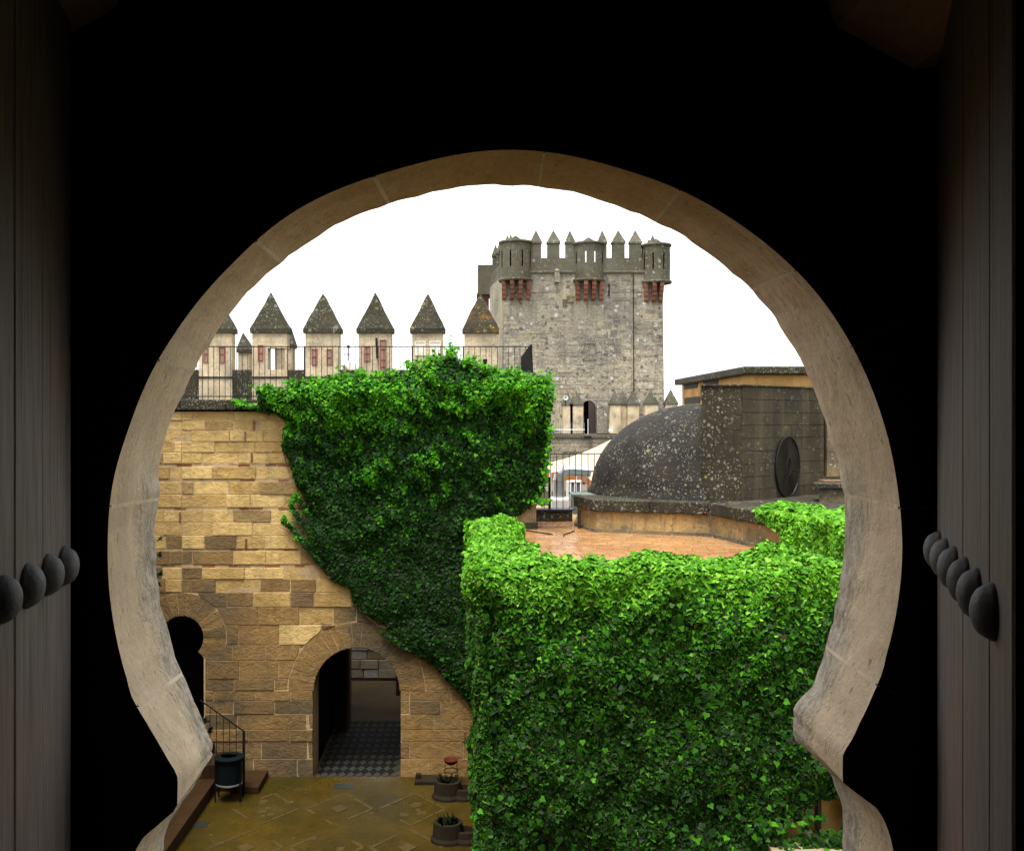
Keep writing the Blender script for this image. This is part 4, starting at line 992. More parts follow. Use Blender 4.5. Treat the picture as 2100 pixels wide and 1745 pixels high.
MB().box((1168 - 960) / 2000 * 30, (1193 - 960) / 2000 * 30, 29.99, 30.1, -(989 - 860) / 2000 * 30, -(985 - 860) / 2000 * 30).build('lintel', M['white'], kk)
MB().box((1169 - 960) / 2000 * 30, (1192 - 960) / 2000 * 30, 30.03, 30.05, -5, -(989 - 860) / 2000 * 30).build('pane', simple('kiosk_glass', (.10, .12, .13), .1), kk)
MB().box((1169 - 960) / 2000 * 30, (1192 - 960) / 2000 * 30, 30.1, 31.2, -5, -(989 - 860) / 2000 * 30 - .02).build('kiosk_body', M['palefar'], kk)
# pale chapel roof with weather vane, behind merlons
pr = empty('pale_chapel_roof', W(738, 790, 46), 'pale whitewashed gable with rounded top and iron weather vane between merlons', 'chapel')
P = [(690, 800), (690, 772), (697, 762), (705, 748), (716, 739), (726, 744), (736, 760), (752, 768), (775, 768), (800, 775), (800, 800)]
Yp = 46
MB().prism_y([((x - 960) / 2000 * Yp, -(y - 860) / 2000 * Yp) for x, y in P[::-1]], Yp, Yp + 3).build('gable', M['palefar'], pr, bevel=.05)
for a, b in (((688, 753), (706, 750)), ((706, 750), (718, 764)), ((718, 764), (730, 776)), ((744, 762), (770, 772))):
    MB().bar(((a[0] - 960) / 2000 * Yp, Yp - .05, -(a[1] - 860) / 2000 * Yp), ((b[0] - 960) / 2000 * Yp, Yp - .05, -(b[1] - 860) / 2000 * Yp), .05, 5).build('roof_ridge', M['slab'], pr)
vx = (712.5 - 960) / 2000 * Yp
MB().bar((vx, Yp + .3, -(742 - 860) / 2000 * Yp), (vx, Yp + .3, -(710 - 860) / 2000 * Yp), .035, 5).bar((vx - .2, Yp + .3, -(726 - 860) / 2000 * Yp), (vx + .16, Yp + .3, -(726 - 860) / 2000 * Yp), .025, 4).build('weather_vane', M['iron'], pr)
MB().lathe([(0, .09), (.07, .05), (.09, 0), (.07, -.05), (0, -.09)], (vx, Yp + .3, -(710 - 860) / 2000 * Yp), 10).build('vane_ball', M['iron'], pr)
MB().box(-14, -8, Yp + 3.1, Yp + 20, FL, -.6).build('nave', M['palefar'], pr)

# ================================================================== KEEP
YK = 75.0; sK = YK / 2000
def kx(x, Y=YK): return (x - 960) / 2000 * Y
def kz_(y, Y=YK): return -(y - 860) / 2000 * Y
kp = empty('castle_keep', (kx(1200), YK + 6, -1.2), 'tall square grey stone keep with round corner turrets and pointed merlons', 'castle keep')
X0, X1 = kx(1034), kx(1359); ZB, ZS = kz_(890), kz_(561)
b_ = MB(); b_.add([(X0 - .35, YK - .2, -5.3), (X1 + .15, YK - .2, -5.3), (X1 + .15, YK + 13, -5.3), (X0 - .35, YK + 13, -5.3), (X0, YK, ZS), (X1, YK, ZS), (X1, YK + 13, ZS), (X0, YK + 13, ZS)], [(0, 3, 2, 1), (4, 5, 6, 7), (0, 1, 5, 4), (1, 2, 6, 5), (2, 3, 7, 6), (3, 0, 4, 7)])
b_.build('wall', M['keepwall'], kp)
def fK(u, o, z):
    s_ = (ZS - z) / (ZS + 5.3); return (u + (-.35 + (u - X0) / (X1 - X0) * .5) * s_, YK - .2 * s_ - o + .012, z)
jm_ = MB(); zc = [ZS - .02]
while zc[-1] > ZB - .6: zc.append(zc[-1] - random.uniform(.26, .36))
patchn = snoise(18, .55, 21, 2)
def keepK(u, z): 
    v = patchn(np.array([u]), np.array([z]))[0]
    near_b = z > kz_(660)
    return v > (-1.2 if not near_b else -.1)
lay(kp, M['keep'], fK, X0 + .02, X1 - .02, zc, .4, .95, gap=.022, proud=.02, pv=.025, bev=.02, joined=jm_, nobj=290, keep=keepK)
jm_.build('small_stones', M['keep'], kp, kind='stuff')
MB().box(X0 - .1, X1 + .1, YK - .14, YK + .3, ZS, ZS + .2).build('string_course', M['keepdark'], kp, bevel=.05)
ZE, ZM, ZA = kz_(529), kz_(499), kz_(470)
MB().box(X0, X1, YK + .02, YK + .7, ZS + .2, ZE).build('parapet', M['keepdark'], kp)
MB().box(X0, X0 + .7, YK + .71, YK + 13, ZS, ZE).build('parapet', M['keepdark'], kp); MB().box(X1 - .7, X1, YK + .71, YK + 13, ZS, ZE).build('parapet', M['keepdark'], kp)
MB().box(X0 + .7, X1 - .7, YK + 12.3, YK + 13, ZS, ZE).build('parapet', M['keepdark'], kp)
MB().box(X0 + .7, X1 - .7, YK + .71, YK + 12.3, ZS - .1, ZS + .3).build('roof_deck', M['keepdark'], kp)
def km(cx, y, w_, Yb, z0, z1, za, mat=M['keepdark'], d=.62, parent=None):
    parent = parent or kp
    m_ = MB().box(cx - w_ / 2, cx + w_ / 2, Yb, Yb + d, z0, z1).build('merlon', mat, parent, bevel=.02)
    c_ = MB(); c_.box(cx - w_ / 2 - .06, cx + w_ / 2 + .06, Yb - .06, Yb + d + .06, z1, z1 + .12); c_.pyramid(cx - w_ / 2 - .06, cx + w_ / 2 + .06, Yb - .06, Yb + d + .06, z1 + .12, za); c_.build('cap', M['keepdark'], m_); return m_
for x, wpx in ((1099.6, 21), (1135.5, 25), (1169.5, 18), (1236, 17), (1269, 25), (1304, 23)): km(kx(x), 0, wpx * sK, YK + .03, ZE, ZM, ZA)
for Yd in (2.0, 3.6, 5.2, 6.8, 8.4, 10.0): km(X0 + .34, 0, .66, YK + Yd, ZE, ZM, ZA); km(X1 - .34, 0, .66, YK + Yd, ZE, ZM, ZA)
def bartizan(xc, wpx, yt, yb, back=0.0, open_slits=False):
    X = kx(xc); r = wpx / 2 * sK; zt, zb = kz_(yt), kz_(yb); Yc = YK + .35 + back
    n = 18
    bo = MB(); bo.lathe([(r, zb), (r * 1.0, zt)], (X, Yc, 0), n); bo.lathe([(r * .0, zb + .02), (r, zb + .02)], (X, Yc, 0), n); bo.lathe([(r * .8, zt), (r * .8, zb + .3)], (X, Yc, 0), n)
    bb = bo.build('bartizan', M['keepdark'], kp)
    MB().lathe([(r * .78, zt), (r * 1.09, zt), (r * 1.11, zt + .08), (r * 1.09, zt + .16), (r * .78, zt + .16)], (X, Yc, 0), n).build('rim', M['keepdark'], bb)
    MB().lathe([(0, zb - .16), (r * 1.08, zb - .16), (r * 1.14, zb - .06), (r * 1.12, zb + .04), (r, zb + .06)], (X, Yc, 0), n).build('base_ring', M['keepdark'], bb)
    MB().lathe([(r * .72, zt + .1), (r * .05, zt + .62), (0, zt + .64)], (X, Yc, 0), 10).build('cone_roof', M['capdark'], bb)
    for a in ((-64, -22, 22, 64) if not open_slits else (-60, -17, 17, 60)):
        t_ = R(-90 + a); px, py = X + (r + .012) * math.cos(t_), Yc + (r + .012) * math.sin(t_); tx, ty = -math.sin(t_) * .05, math.cos(t_) * .05; zc_ = (zt + zb) / 2 + (.15 if not open_slits else .3)
        hh = .62 if not open_slits else .42
        mat = M['dark'] if not (open_slits and abs(a) < 30) else M['white']
        MB().add([(px - tx, py - ty, zc_ - hh), (px + tx, py + ty, zc_ - hh), (px + tx, py + ty, zc_ + hh), (px - tx, py - ty, zc_ + hh)], [(0, 1, 2, 3)]).build('arrow_slit', mat, bb)
    zc0 = zb - .16
    for xo in (-.80, -.27, .27, .80):
        yfr = Yc - math.sqrt(max(0, r * r * 1.06 - (xo * r) ** 2)); yw = YK + .05; dp = max(.12, yw - yfr); hw = .15; xo = min(xo, (X1 - .17 - X) / r)
        q = [(yw, 0), (yfr, 0), (yw - dp * 1.0, -.28), (yw - dp * .90, -.42), (yw - dp * .86, -.62), (yw - dp * .74, -.74), (yw - dp * .70, -.96), (yw - dp * .55, -1.06), (yw - dp * .50, -1.3), (yw - dp * .30, -1.44), (yw, -1.46)]; m_ = len(q)
        v = [(X + xo * r * (1 + z * .04) - hw, yy, zc0 + z) for yy, z in q] + [(X + xo * r * (1 + z * .04) + hw, yy, zc0 + z) for yy, z in q]
        MB().add(v, [tuple(range(m_ - 1, -1, -1)), tuple(range(m_, 2 * m_))] + [(i, (i + 1) % m_, m_ + (i + 1) % m_, m_ + i) for i in range(m_)]).build('corbel', M['corbel'], bb)
bartizan(1058, 64, 499, 573); bartizan(1208, 62, 502, 574, open_slits=True); bartizan(1347, 58, 505, 577)
MB().bar((kx(1298), YK - .16, kz_(560)), (kx(1298.6), YK - .30, kz_(812)), .04, 5).build('lightning_wire', M['iron'], kp)
MB().box(kx(1247.5), kx(1249.8), YK - .1, YK + .1, kz_(607), kz_(582)).build('arrow_slit', M['dark'], kp)
mb = MB()
for a in ((1196, 1221, 739, 737), (1196, 1221, 705, 703.5), (1196, 1197.5, 739, 703.5), (1219.5, 1221, 739, 703.5), (1208, 1208.6, 739, 703.5)): mb.box(kx(a[0]), kx(a[1]), YK - .15, YK - .0, kz_(a[2]), kz_(a[3]))
mb.build('window_frame', M['keep'], kp, label='outline of a walled up window')
MB().box(kx(1136.5), kx(1146.5), YK - .45, YK + .05, kz_(580), kz_(557)).pyramid(kx(1135.5), kx(1147.5), YK - .5, YK + .1, kz_(557), kz_(551)).build('stone_box', M['keep'], kp)
MB().box(kx(1154), kx(1162), YK - .12, YK + .05, kz_(628), kz_(614)).box(kx(1162), kx(1177), YK - .12, YK + .05, kz_(620), kz_(607)).build('repair_patch', M['ochrestain'], kp)
# annexes at its left
MB().prism([(X0 + .01, 75.06), (X0 + 3, 75.6), (X0 + 3, 83), (1.85, 83)], -5.3, ZS).build('side_wing', M['keepwall'], kp)
MB().prism([(X0 + .02, 75.1), (X0 + 2.9, 75.62), (X0 + 2.9, 82.9), (1.88, 82.9)], ZS + .001, ZE - .1).build('side_parapet', M['keepdark'], kp)
for xx, yy_ in ((1014, 81.2), (1022.5, 80.0), (1029.5, 78.8), (1037, 77.6), (1045, 76.6)): km(kx(xx, yy_) + .1, 0, .55, yy_, ZE - .1, ZM, ZA, d=.5)
MB().box(kx(980, 84), kx(1012, 84), 84, 87, kz_(602, 84), kz_(543, 84)).box(kx(978, 84), kx(1012, 84), 83.9, 87.1, kz_(604, 84), kz_(601, 84)).build('rear_turret', M['keepdark'], kp)
MB().box(kx(984, 84), kx(1003, 84), 84.3, 86.5, -5, kz_(604, 84)).build('rear_turret_base', M['corbel'], kp)
# roof aerial
MB().bar((kx(1155.5), YK + 5, ZS), (kx(1155.5), YK + 5, kz_(497)), .04, 4).bar((kx(1152), YK + 5, kz_(515)), (kx(1159), YK + 5, kz_(515)), .03, 4).build('aerial', M['duct'], kp)

# forework at the foot of the keep
YQ = 68.0
def gx_(x): return (x - 960) / 2000 * YQ
def gz_(y): return -(y - 860) / 2000 * YQ
fw = empty('keep_forework', (gx_(1230), YQ, -5.0), 'weathered lower wall with a ledge and short pointed merlons before the keep', 'castle wall')
MB().box(gx_(1060), gx_(1460), YQ + .02, YK - .4, -5.3, gz_(899)).build('wall', M['keepwall'], fw)
MB().box(gx_(1060), gx_(1460), YQ - .12, YQ + .4, gz_(899), gz_(891)).build('ledge', M['keepdark'], fw, bevel=.04)
jf = MB(); fF = lambda u, o, z: (u, YQ + .02 - o, z)
lay(fw, M['keep'], fF, gx_(1105), gx_(1300), [gz_(899) - .32 * i for i in range(9)], .5, 1.0, gap=.03, proud=.04, pv=.03, bev=.025)
# guard house: wall flanking the door at the keep's foot
YD = 73.6
def dx_(x): return (x - 960) / 2000 * YD
def dz_(y): return -(y - 860) / 2000 * YD
zg = dz_(889)
gd = MB(); gd.box(dx_(1112), dx_(1197), YD, YK - .25, zg - .3, dz_(833)); gd.box(dx_(1224.5), dx_(1312), YD, YK - .25, zg - .3, dz_(833)); gd.build('door_wing_wall', M['keepwall'], fw)
def smallm(xa, xb, yt, yb, ylow, Yb, mat=M['plaster']):
    xa, xb = (xa - 960) / 2000 * Yb, (xb - 960) / 2000 * Yb; z = lambda q: -(q - 860) / 2000 * Yb
    m_ = MB().box(xa + .05, xb - .05, Yb, Yb + .7, z(ylow), z(yb)).build('merlon', M['plaster'], fw)
    c_ = MB(); c_.box(xa, xb, Yb - .05, Yb + .75, z(yb), z(yb - 3)); c_.pyramid(xa, xb, Yb - .05, Yb + .75, z(yb - 3), z(yt)); c_.build('cap', M['smallcap'], m_)
for a, b in ((1153, 1176), (1168, 1197)): smallm(a, b, 800, 832, 889, YD - .2 - (a % 3) * .3)
for a, b in ((1250, 1274), (1266, 1290), (1286, 1312)): smallm(a, b, 799, 831, 889, YD - .2 - (a % 3) * .3)
smallm(1322, 1351, 798, 830, 895, 71.5); smallm(1363.5, 1391, 797.5, 830, 895, 71.5); smallm(1404, 1432, 797.5, 830, 895, 71.5)
MB().box((1312 - 960) / 2000 * 71.5, (1450 - 960) / 2000 * 71.5, 71.4, 72.2, -1.4, -(856 - 860) / 2000 * 71.5 - .6).build('low_parapet', M['keepdark'], fw)
dn_ = MB(); k = 14; c0, rr = dx_(1210.7), dx_(1224.4) - dx_(1210.7)
P = [(c0 - rr, zg)] + [(c0 + rr, zg)] + [(c0 + rr * math.cos(math.pi * i / k), dz_(836) + (dz_(821) - dz_(836)) * math.sin(math.pi * i / k)) for i in range(k + 1)]
MB().prism_y(P, YK - .42, YK - .1).build('doorway', M['dark'], fw)
wd_ = simple('brown_door_wood', (.035, .02, .012), .7)
MB().prism_y([(c0 - .02, zg), (c0 + rr * .94, zg)] + [(c0 - .02 + (rr * .96) * math.cos(math.pi / 2 * i / 6), dz_(837) + (dz_(823) - dz_(837)) * math.sin(math.pi / 2 * i / 6)) for i in range(7)], YK - .44, YK - .421).build('leaf_or_dark_fill', wd_, fw)
MB().box(dx_(1112), dx_(1312), YD, YK - .25, zg - .3, zg + .0).build('threshold', M['keepdark'], fw)
fr = empty('white_railing', (gx_(1160), 70, gz_(891)), 'white painted railing on the ledge left of the keep doorway', 'railing')
Yr = 70
MB().box((1118 - 960) / 2000 * Yr, (1199 - 960) / 2000 * Yr, Yr, Yr + .03, -(881.6 - 860) / 2000 * Yr, -(880.2 - 860) / 2000 * Yr).build('rail', M['white'], fr)
x = 1120
while x < 1200: MB().bar(((x - 960) / 2000 * Yr, Yr + .1, -(893 - 860) / 2000 * Yr), ((x - 960) / 2000 * Yr, Yr + .1, -(866 - 860) / 2000 * Yr), .014, 4).build('baluster', M['balu'], fr); x += 4.6
ls = empty('loudspeaker', (dx_(1154), YD - 2, dz_(817)), 'small white horn loudspeaker on a bracket left of the keep doorway', 'loudspeaker')
def zrot(mb0, at_):   # lathe axis z -> -y
    mb = MB(); mb.add([(at_[0] + x, at_[1] - z, at_[2] + y) for x, y, z in mb0.v], mb0.f); return mb
m0 = MB(); m0.lathe([(.06, -.2), (.08, 0), (.17, .18), (.155, .18), (.06, .02)], n=14); zrot(m0, (dx_(1154), YD - 2.2, dz_(817))).build('horn', M['white'], ls)
MB().bar((dx_(1154), YD - 2.1, dz_(818)), (dx_(1154), YD - 2.1, dz_(833)), .04, 5).build('bracket', M['iron'], ls)
for x, tx in ((1250.4, 'left'), (1255.6, 'right')):
    o = MB().box((x - 960) / 2000 * 71 - .055, (x - 960) / 2000 * 71 + .055, 71, 71.15, -(885 - 860) / 2000 * 71, -(879 - 860) / 2000 * 71).bar(((x - 960) / 2000 * 71, 71.08, -(879 - 860) / 2000 * 71), ((x - 960) / 2000 * 71, 71.08, -(870 - 860) / 2000 * 71), .015, 4).build('white_lamp', M['white'])
    props(o, 'small white box lamp right of the keep doorway, %s one of the pair' % tx, 'lamp', 'pair of small white lamps')
lp = empty('lamp_post', (dx_(1205.5), 70, gz_(891)), 'thin lamp post with twin low floodlights in front of the keep doorway', 'lamp post')
MB().bar(((1205.5 - 960) / 2000 * 70, 69.9, -(893 - 860) / 2000 * 70), ((1205.5 - 960) / 2000 * 70, 69.9, -(859 - 860) / 2000 * 70), .035, 5).build('pole', M['duct'], lp)
for s_ in (-1, 1): MB().box((1205.5 + s_ * 4 - 960) / 2000 * 67.7 - .1, (1205.5 + s_ * 4 - 960) / 2000 * 67.7 + .1, 67.6, 67.85, -(898 - 860) / 2000 * 67.7, -(894 - 860) / 2000 * 67.7).build('floodlight', M['iron_door'], lp)

# ================================================================== IVY
RING = np.array([(0, .34), (-.34, .46), (-.5, .08), (-.25, -.16), (0, -.58), (.25, -.16), (.5, .08), (.34, .46)])
NRG = len(RING)
def leaf_data():
    v = [(0, .05, .0)] + [(x, y, .03 - .16 * (x * x + y * y) - (.05 if i in (0, 4) else 0)) for i, (x, y) in enumerate(RING)]
    return np.array(v), [(0, i + 1, (i + 1) % NRG + 1) for i in range(NRG)]
LV, LF = leaf_data()
LV[:, 2] += .10 * np.abs(LV[:, 0])
def frames(Nv, tilt=.45, up=.45, spin=.5, rs=None):
    g = rs or rng; n = len(Nv); nn = Nv + np.array([0, 0, up]) + g.normal(size=(n, 3)) * tilt
    nn /= np.linalg.norm(nn, axis=1)[:, None]
    down = np.tile([0, 0, -1.], (n, 1)) + g.normal(size=(n, 3)) * spin
    dwn = down - (down * nn).sum(1)[:, None] * nn; dwn /= np.linalg.norm(dwn, axis=1)[:, None] + 1e-9
    yv = -dwn; xv = np.cross(yv, nn); return xv, yv, nn
def leaf_mesh(P, Nv, size, tilt=.45, up=.45, spin=.5):
    xv, yv, nn = frames(Nv, tilt, up, spin); n = len(P); k = len(LV)
    V = (P[:, None, :] + size[:, None, None] * (LV[None, :, 0:1] * xv[:, None, :] + LV[None, :, 1:2] * yv[:, None, :] + LV[None, :, 2:3] * nn[:, None, :])).reshape(-1, 3)
    F = (np.array(LF)[None, :, :] + (np.arange(n) * k)[:, None, None]).reshape(-1, 3)
    me = bpy.data.meshes.new('foliage'); me.vertices.add(len(V)); me.vertices.foreach_set('co', V.astype(np.float32).ravel())
    me.loops.add(F.size); me.loops.foreach_set('vertex_index', F.astype(np.int32).ravel()); me.polygons.add(len(F))
    me.polygons.foreach_set('loop_start', np.arange(0, F.size, 3, dtype=np.int32)); me.polygons.foreach_set('loop_total', np.full(len(F), 3, dtype=np.int32))
    me.update(calc_edges=True); e = np.ones(k); e[0] = 0
    at_ = me.attributes.new('edge', 'FLOAT', 'POINT'); at_.data.foreach_set('value', np.tile(e, n).astype(np.float32)); me.validate()
    me.shade_smooth(); return me
def foliage(root, P, Nv, size, mat, name='foliage', **k):
    og = np.array(root.location); me = leaf_mesh(P - og, Nv, size, **k); me.materials.append(mat)
    o = bpy.data.objects.new(name, me); C.objects.link(o); o.parent = root; o['kind'] = 'stuff'; return o
leafme = {}
def single_leaves(root, P, Nv, size, mat, **k):
    if mat.name not in leafme:
        me = bpy.data.meshes.new('leaf'); me.from_pydata([tuple(v) for v in LV], [], LF); me.materials.append(mat); me.shade_smooth()
        at_ = me.attributes.new('edge', 'FLOAT', 'POINT'); e = np.ones(len(LV)); e[0] = 0; at_.data.foreach_set('value', e.astype(np.float32)); leafme[mat.name] = me
    xv, yv, nn = frames(Nv, **k); og = root.location
    for i in range(len(P)):
        o = bpy.data.objects.new('leaf', leafme[mat.name]); C.objects.link(o); o.parent = root; s_ = size[i]
        m_ = Matrix(((xv[i][0] * s_, yv[i][0] * s_, nn[i][0] * s_, P[i][0] - og.x), (xv[i][1] * s_, yv[i][1] * s_, nn[i][1] * s_, P[i][1] - og.y), (xv[i][2] * s_, yv[i][2] * s_, nn[i][2] * s_, P[i][2] - og.z), (0, 0, 0, 1)))
        o.matrix_local = m_

# --- rear ivy on the gate wall
iv = empty('climbing_ivy', (wx(960), 20.9, FL), 'deep green ivy curtain hanging over the gate wall from the walkway railing', 'ivy')
IVYa = np.array(IVYW); b1 = snoise(22, 2.2, 31, 2); b2 = snoise(26, 6.5, 32, 2); b3 = snoise(22, 1.0, 33, 2)
ztopw = wz(820)
def relief(x, z):
    d = bdist(x, z, IVYW); h = np.clip((z - wz(1180)) / (wz(800) - wz(1180)), 0, 1)
    th = .06 + .55 * h ** 1.7; th = th * np.clip(d / .35, 0, 1) ** .5
    return np.maximum(.05, .05 + th + (b1(x, z) * .09 + b2(x, z) * .06) * (.35 + h) * np.clip(d / .2, 0, 1)), h, d
def scatter_rear(n, band=None):
    xs = rng.uniform(wx(520), wx(1140), n * 2); zs_ = rng.uniform(wz(1475), wz(722), n * 2); ok = inpoly(xs, zs_, IVYW); xs, zs_ = xs[ok][:n], zs_[ok][:n]
    t_, h, d = relief(xs, zs_); e = .02; tx = (relief(xs + e, zs_)[0] - t_) / e; tz = (relief(xs, zs_ + e)[0] - t_) / e
    Nv = np.c_[tx * -1, -np.ones(len(xs)), -tz]; Nv /= np.linalg.norm(Nv, axis=1)[:, None]; Nv[:, 0] *= -1; Nv[:, 2] *= -1
    Nv = np.c_[-tx, -np.ones(len(xs)), -tz]; Nv /= np.linalg.norm(Nv, axis=1)[:, None]
    lay_ = rng.uniform(0, 1, len(xs)) ** 1.5; P = np.c_[xs, np.minimum(21.0, 20.98 - t_ + lay_ * (.10 + .12 * h)), zs_]
    return P, Nv, h, lay_
P, Nv, h, ly = scatter_rear(60000)
leaf_tone = (h * .9 + b1(P[:, 0] * .8, P[:, 2] * .8) * .12 + np.maximum(0, b2(P[:, 0] * 1.1, P[:, 2] * 1.1)) * .26 - ly * .25 + rng.normal(size=len(h)) * .10 + (.25 * np.exp(-((P[:, 0] - wx(870)) / 1.4) ** 2 - ((P[:, 2] - wz(1060)) / .8) ** 2)))  # leaf tone: bright young clusters; low and inner leaves darkened as if shaded
t_chk = 0; isy = leaf_tone > .80; isshade = (leaf_tone < .34) & ~isy; sz_ = rng.uniform(.05, .11, len(P)) * (1 - .25 * (1 - h))
nm_ = ~isy & ~isshade; foliage(iv, P[nm_], Nv[nm_], sz_[nm_], M['leaf_rear'], tilt=.38, up=.3); foliage(iv, P[isshade], Nv[isshade], sz_[isshade], M['leaf_shade'], tilt=.3, up=.25)
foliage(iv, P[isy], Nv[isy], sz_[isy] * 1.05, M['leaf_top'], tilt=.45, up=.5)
# sprays standing out above the top line and at the right edge
def spray(px, py, n, rad, Yc=20.75):
    c_ = np.array([wx(px, Yc), Yc, wz(py, Yc)]); return c_ + rng.normal(size=(n, 3)) * rad
sp = [spray(a, b, n, r_) for a, b, n, r_ in ((545, 797, 60, (.12, .1, .06)), (600, 788, 60, (.1, .1, .06)), (650, 780, 70, (.14, .1, .05)), (700, 775, 80, (.12, .1, .07)), (735, 768, 60, (.08, .1, .06)), (790, 768, 80, (.15, .1, .06)), (850, 752, 110, (.12, .12, .09)), (880, 742, 90, (.07, .1, .08)), (925, 728, 120, (.09, .12, .1)), (926, 712, 26, (.02, .04, .10)), (962, 742, 90, (.12, .12, .07)), (1000, 757, 90, (.14, .12, .06)), (1050, 764, 90, (.14, .12, .06)), (1105, 776, 110, (.14, .15, .07)), (1128, 805, 120, (.06, .2, .15)), (1122, 850, 90, (.05, .2, .2)), (1126, 900, 90, (.05, .2, .2)), (1118, 960, 90, (.05, .2, .2)), (1108, 1027, 60, (.12, .15, .05)), (492, 828, 26, (.06, .05, .04)), (515, 832, 26, (.07, .05, .03)), (480, 822, 10, (.02, .05, .03)))]
SP = np.vstack(sp); foliage(iv, SP, np.tile([0, -1., .3], (len(SP), 1)), rng.uniform(.05, .10, len(SP)), M['leaf_top'], tilt=.6, up=.5)
# tendrils creeping over bare stone
def tendril(pts, dens=170, wd=.05, tip=True):
    Q = resamp(pts, 30); L = sum(math.hypot(*(Q[i + 1] - Q[i])) for i in range(29)) * YW / 2000; n = int(L * dens * 2.4)
    t_ = rng.uniform(0, 1, n); x = np.interp(t_, np.linspace(0, 1, 30), Q[:, 0]); y = np.interp(t_, np.linspace(0, 1, 30), Q[:, 1])
    w_ = wd * (1.0 - .45 * t_); return np.c_[wx(x) + rng.normal(size=n) * w_ * .6, 20.94 - rng.uniform(0, .05, n), wz(y) + rng.normal(size=n) * w_ * .6]
TD = [[(655, 1120), (625, 1108), (603, 1086), (583, 1068)], [(650, 1098), (627, 1078), (612, 1058), (600, 1040), (600, 1028)], [(648, 1085), (636, 1062), (625, 1040)], [(662, 1150), (640, 1130), (612, 1100)], [(640, 1060), (622, 1035), (606, 1018)], [(835, 1328), (810, 1312), (783, 1294)], [(560, 842), (530, 838), (505, 833), (485, 825)]]
T = np.vstack([tendril(q) for q in TD]); foliage(iv, T, np.tile([0, -1., .2], (len(T), 1)), rng.uniform(.045, .085, len(T)), M['leaf_rear'], tilt=.3)
tips = np.vstack([spray(583, 1066, 40, (.04, .02, .05), 20.9), spray(601, 1028, 40, (.05, .02, .05), 20.9), spray(601, 1050, 20, (.04, .02, .04), 20.9), spray(626, 1046, 18, (.03, .02, .03), 20.9), spray(608, 1104, 18, (.05, .02, .03), 20.9), spray(607, 1016, 26, (.04, .02, .04), 20.9)])
foliage(iv, tips, np.tile([0, -1., .3], (len(tips), 1)), rng.uniform(.05, .09, len(tips)), M['leaf_top'], tilt=.4)
rn = MB()
for q in TD[:6] + [[(700, 1200), (670, 1172), (645, 1150)], [(780, 1285), (752, 1262), (728, 1240)], [(900, 1372), (870, 1352), (838, 1334)], [(590, 960), (584, 930), (586, 900)], [(960, 1440), (930, 1408), (905, 1384)]]:
    Q = resamp(q, 9)
    for a_, b_ in zip(Q[:-1], Q[1:]): rn.bar((wx(a_[0]), 20.945, wz(a_[1])), (wx(b_[0]), 20.945, wz(b_[1])), .010, 4)
rn.build('runner_stems', simple('woody_runner', (.07, .045, .025), .8, 0, .1, .4), iv)
# woody mat behind the leaves
gx, gz = np.meshgrid(np.linspace(wx(520), wx(1140), 110), np.linspace(wz(1478), wz(722), 130)); ins = inpoly(gx, gz, IVYW) & (bdist(gx, gz, IVYW) > .05)
t_, h_, d_ = relief(gx.ravel(), gz.ravel()); t_ = t_.reshape(gx.shape)
vv = np.c_[gx.ravel(), (20.99 - t_ * .72 + .07 + h_.reshape(gx.shape) * .08).ravel(), gz.ravel()]; ff = []
nx = gx.shape[1]
for i in range(gx.shape[0] - 1):
    for j in range(nx - 1):
        if ins[i, j] and ins[i + 1, j] and ins[i, j + 1] and ins[i + 1, j + 1]: ff.append((i * nx + j, i * nx + j + 1, (i + 1) * nx + j + 1, (i + 1) * nx + j))
mb = MB(); mb.add(vv.tolist(), ff); mb.build('stem_mat', M['stem'], iv)
# one by one: the leaves that show largest in the rear curtain
Pq, Nq, hq, lq = scatter_rear(290); Pq[:, 1] -= .03; single_leaves(iv, Pq, Nq, rng.uniform(.09, .125, len(Pq)), M['leaf_rear'], tilt=.3, up=.35)

# --- front ivy on the terrace building
fi = empty('ivy_covered_hedge', (3, 13.4, FL), 'bright green ivy blanket over the near building corner, its front and parapets', 'ivy')
f1 = snoise(24, 2.0, 41, 3); f2 = snoise(26, 6.0, 42, 3)
def patch(n, fn, nrm, amp=.085, layer=.16):
    u, v = rng.uniform(0, 1, n), rng.uniform(0, 1, n); P = fn(u, v); Nv = nrm(u, v, P); Nv = Nv / np.linalg.norm(Nv, axis=1)[:, None]
    d = f1(P[:, 0], P[:, 1], P[:, 2]) * amp + f2(P[:, 0], P[:, 1], P[:, 2]) * amp * .8 - rng.uniform(0, 1, n) ** 1.4 * layer
    e = .03
    g = np.c_[*[(f1(*(P + e * np.eye(3)[k]).T) - f1(*P.T)) / e * amp + (f2(*(P + e * np.eye(3)[k]).T) - f2(*P.T)) / e * amp * .8 for k in range(3)]]
    return P + Nv * d[:, None], Nv - .8 * (g - (g * Nv).sum(1)[:, None] * Nv), d
ZT = -1.99
HOLE = [(wx(1545, 13.4), wz(1760, 13.4)), (wx(1590, 13.4), wz(1690, 13.4)), (wx(1640, 13.4), wz(1645, 13.4)), (wx(1658, 13.4), wz(1618, 13.4)), (wx(1700, 13.4), wz(1612, 13.4)), (wx(1760, 13.4), wz(1600, 13.4)), (wx(1760, 13.4), wz(1800, 13.4))]
ZR = np.array
def front_keep(P, frac=.0):
    ins = inpoly(P[:, 0], P[:, 2], HOLE); d = bdist(P[:, 0], P[:, 2], HOLE); return ~(ins & (d > rng.uniform(0, .18, len(P))))
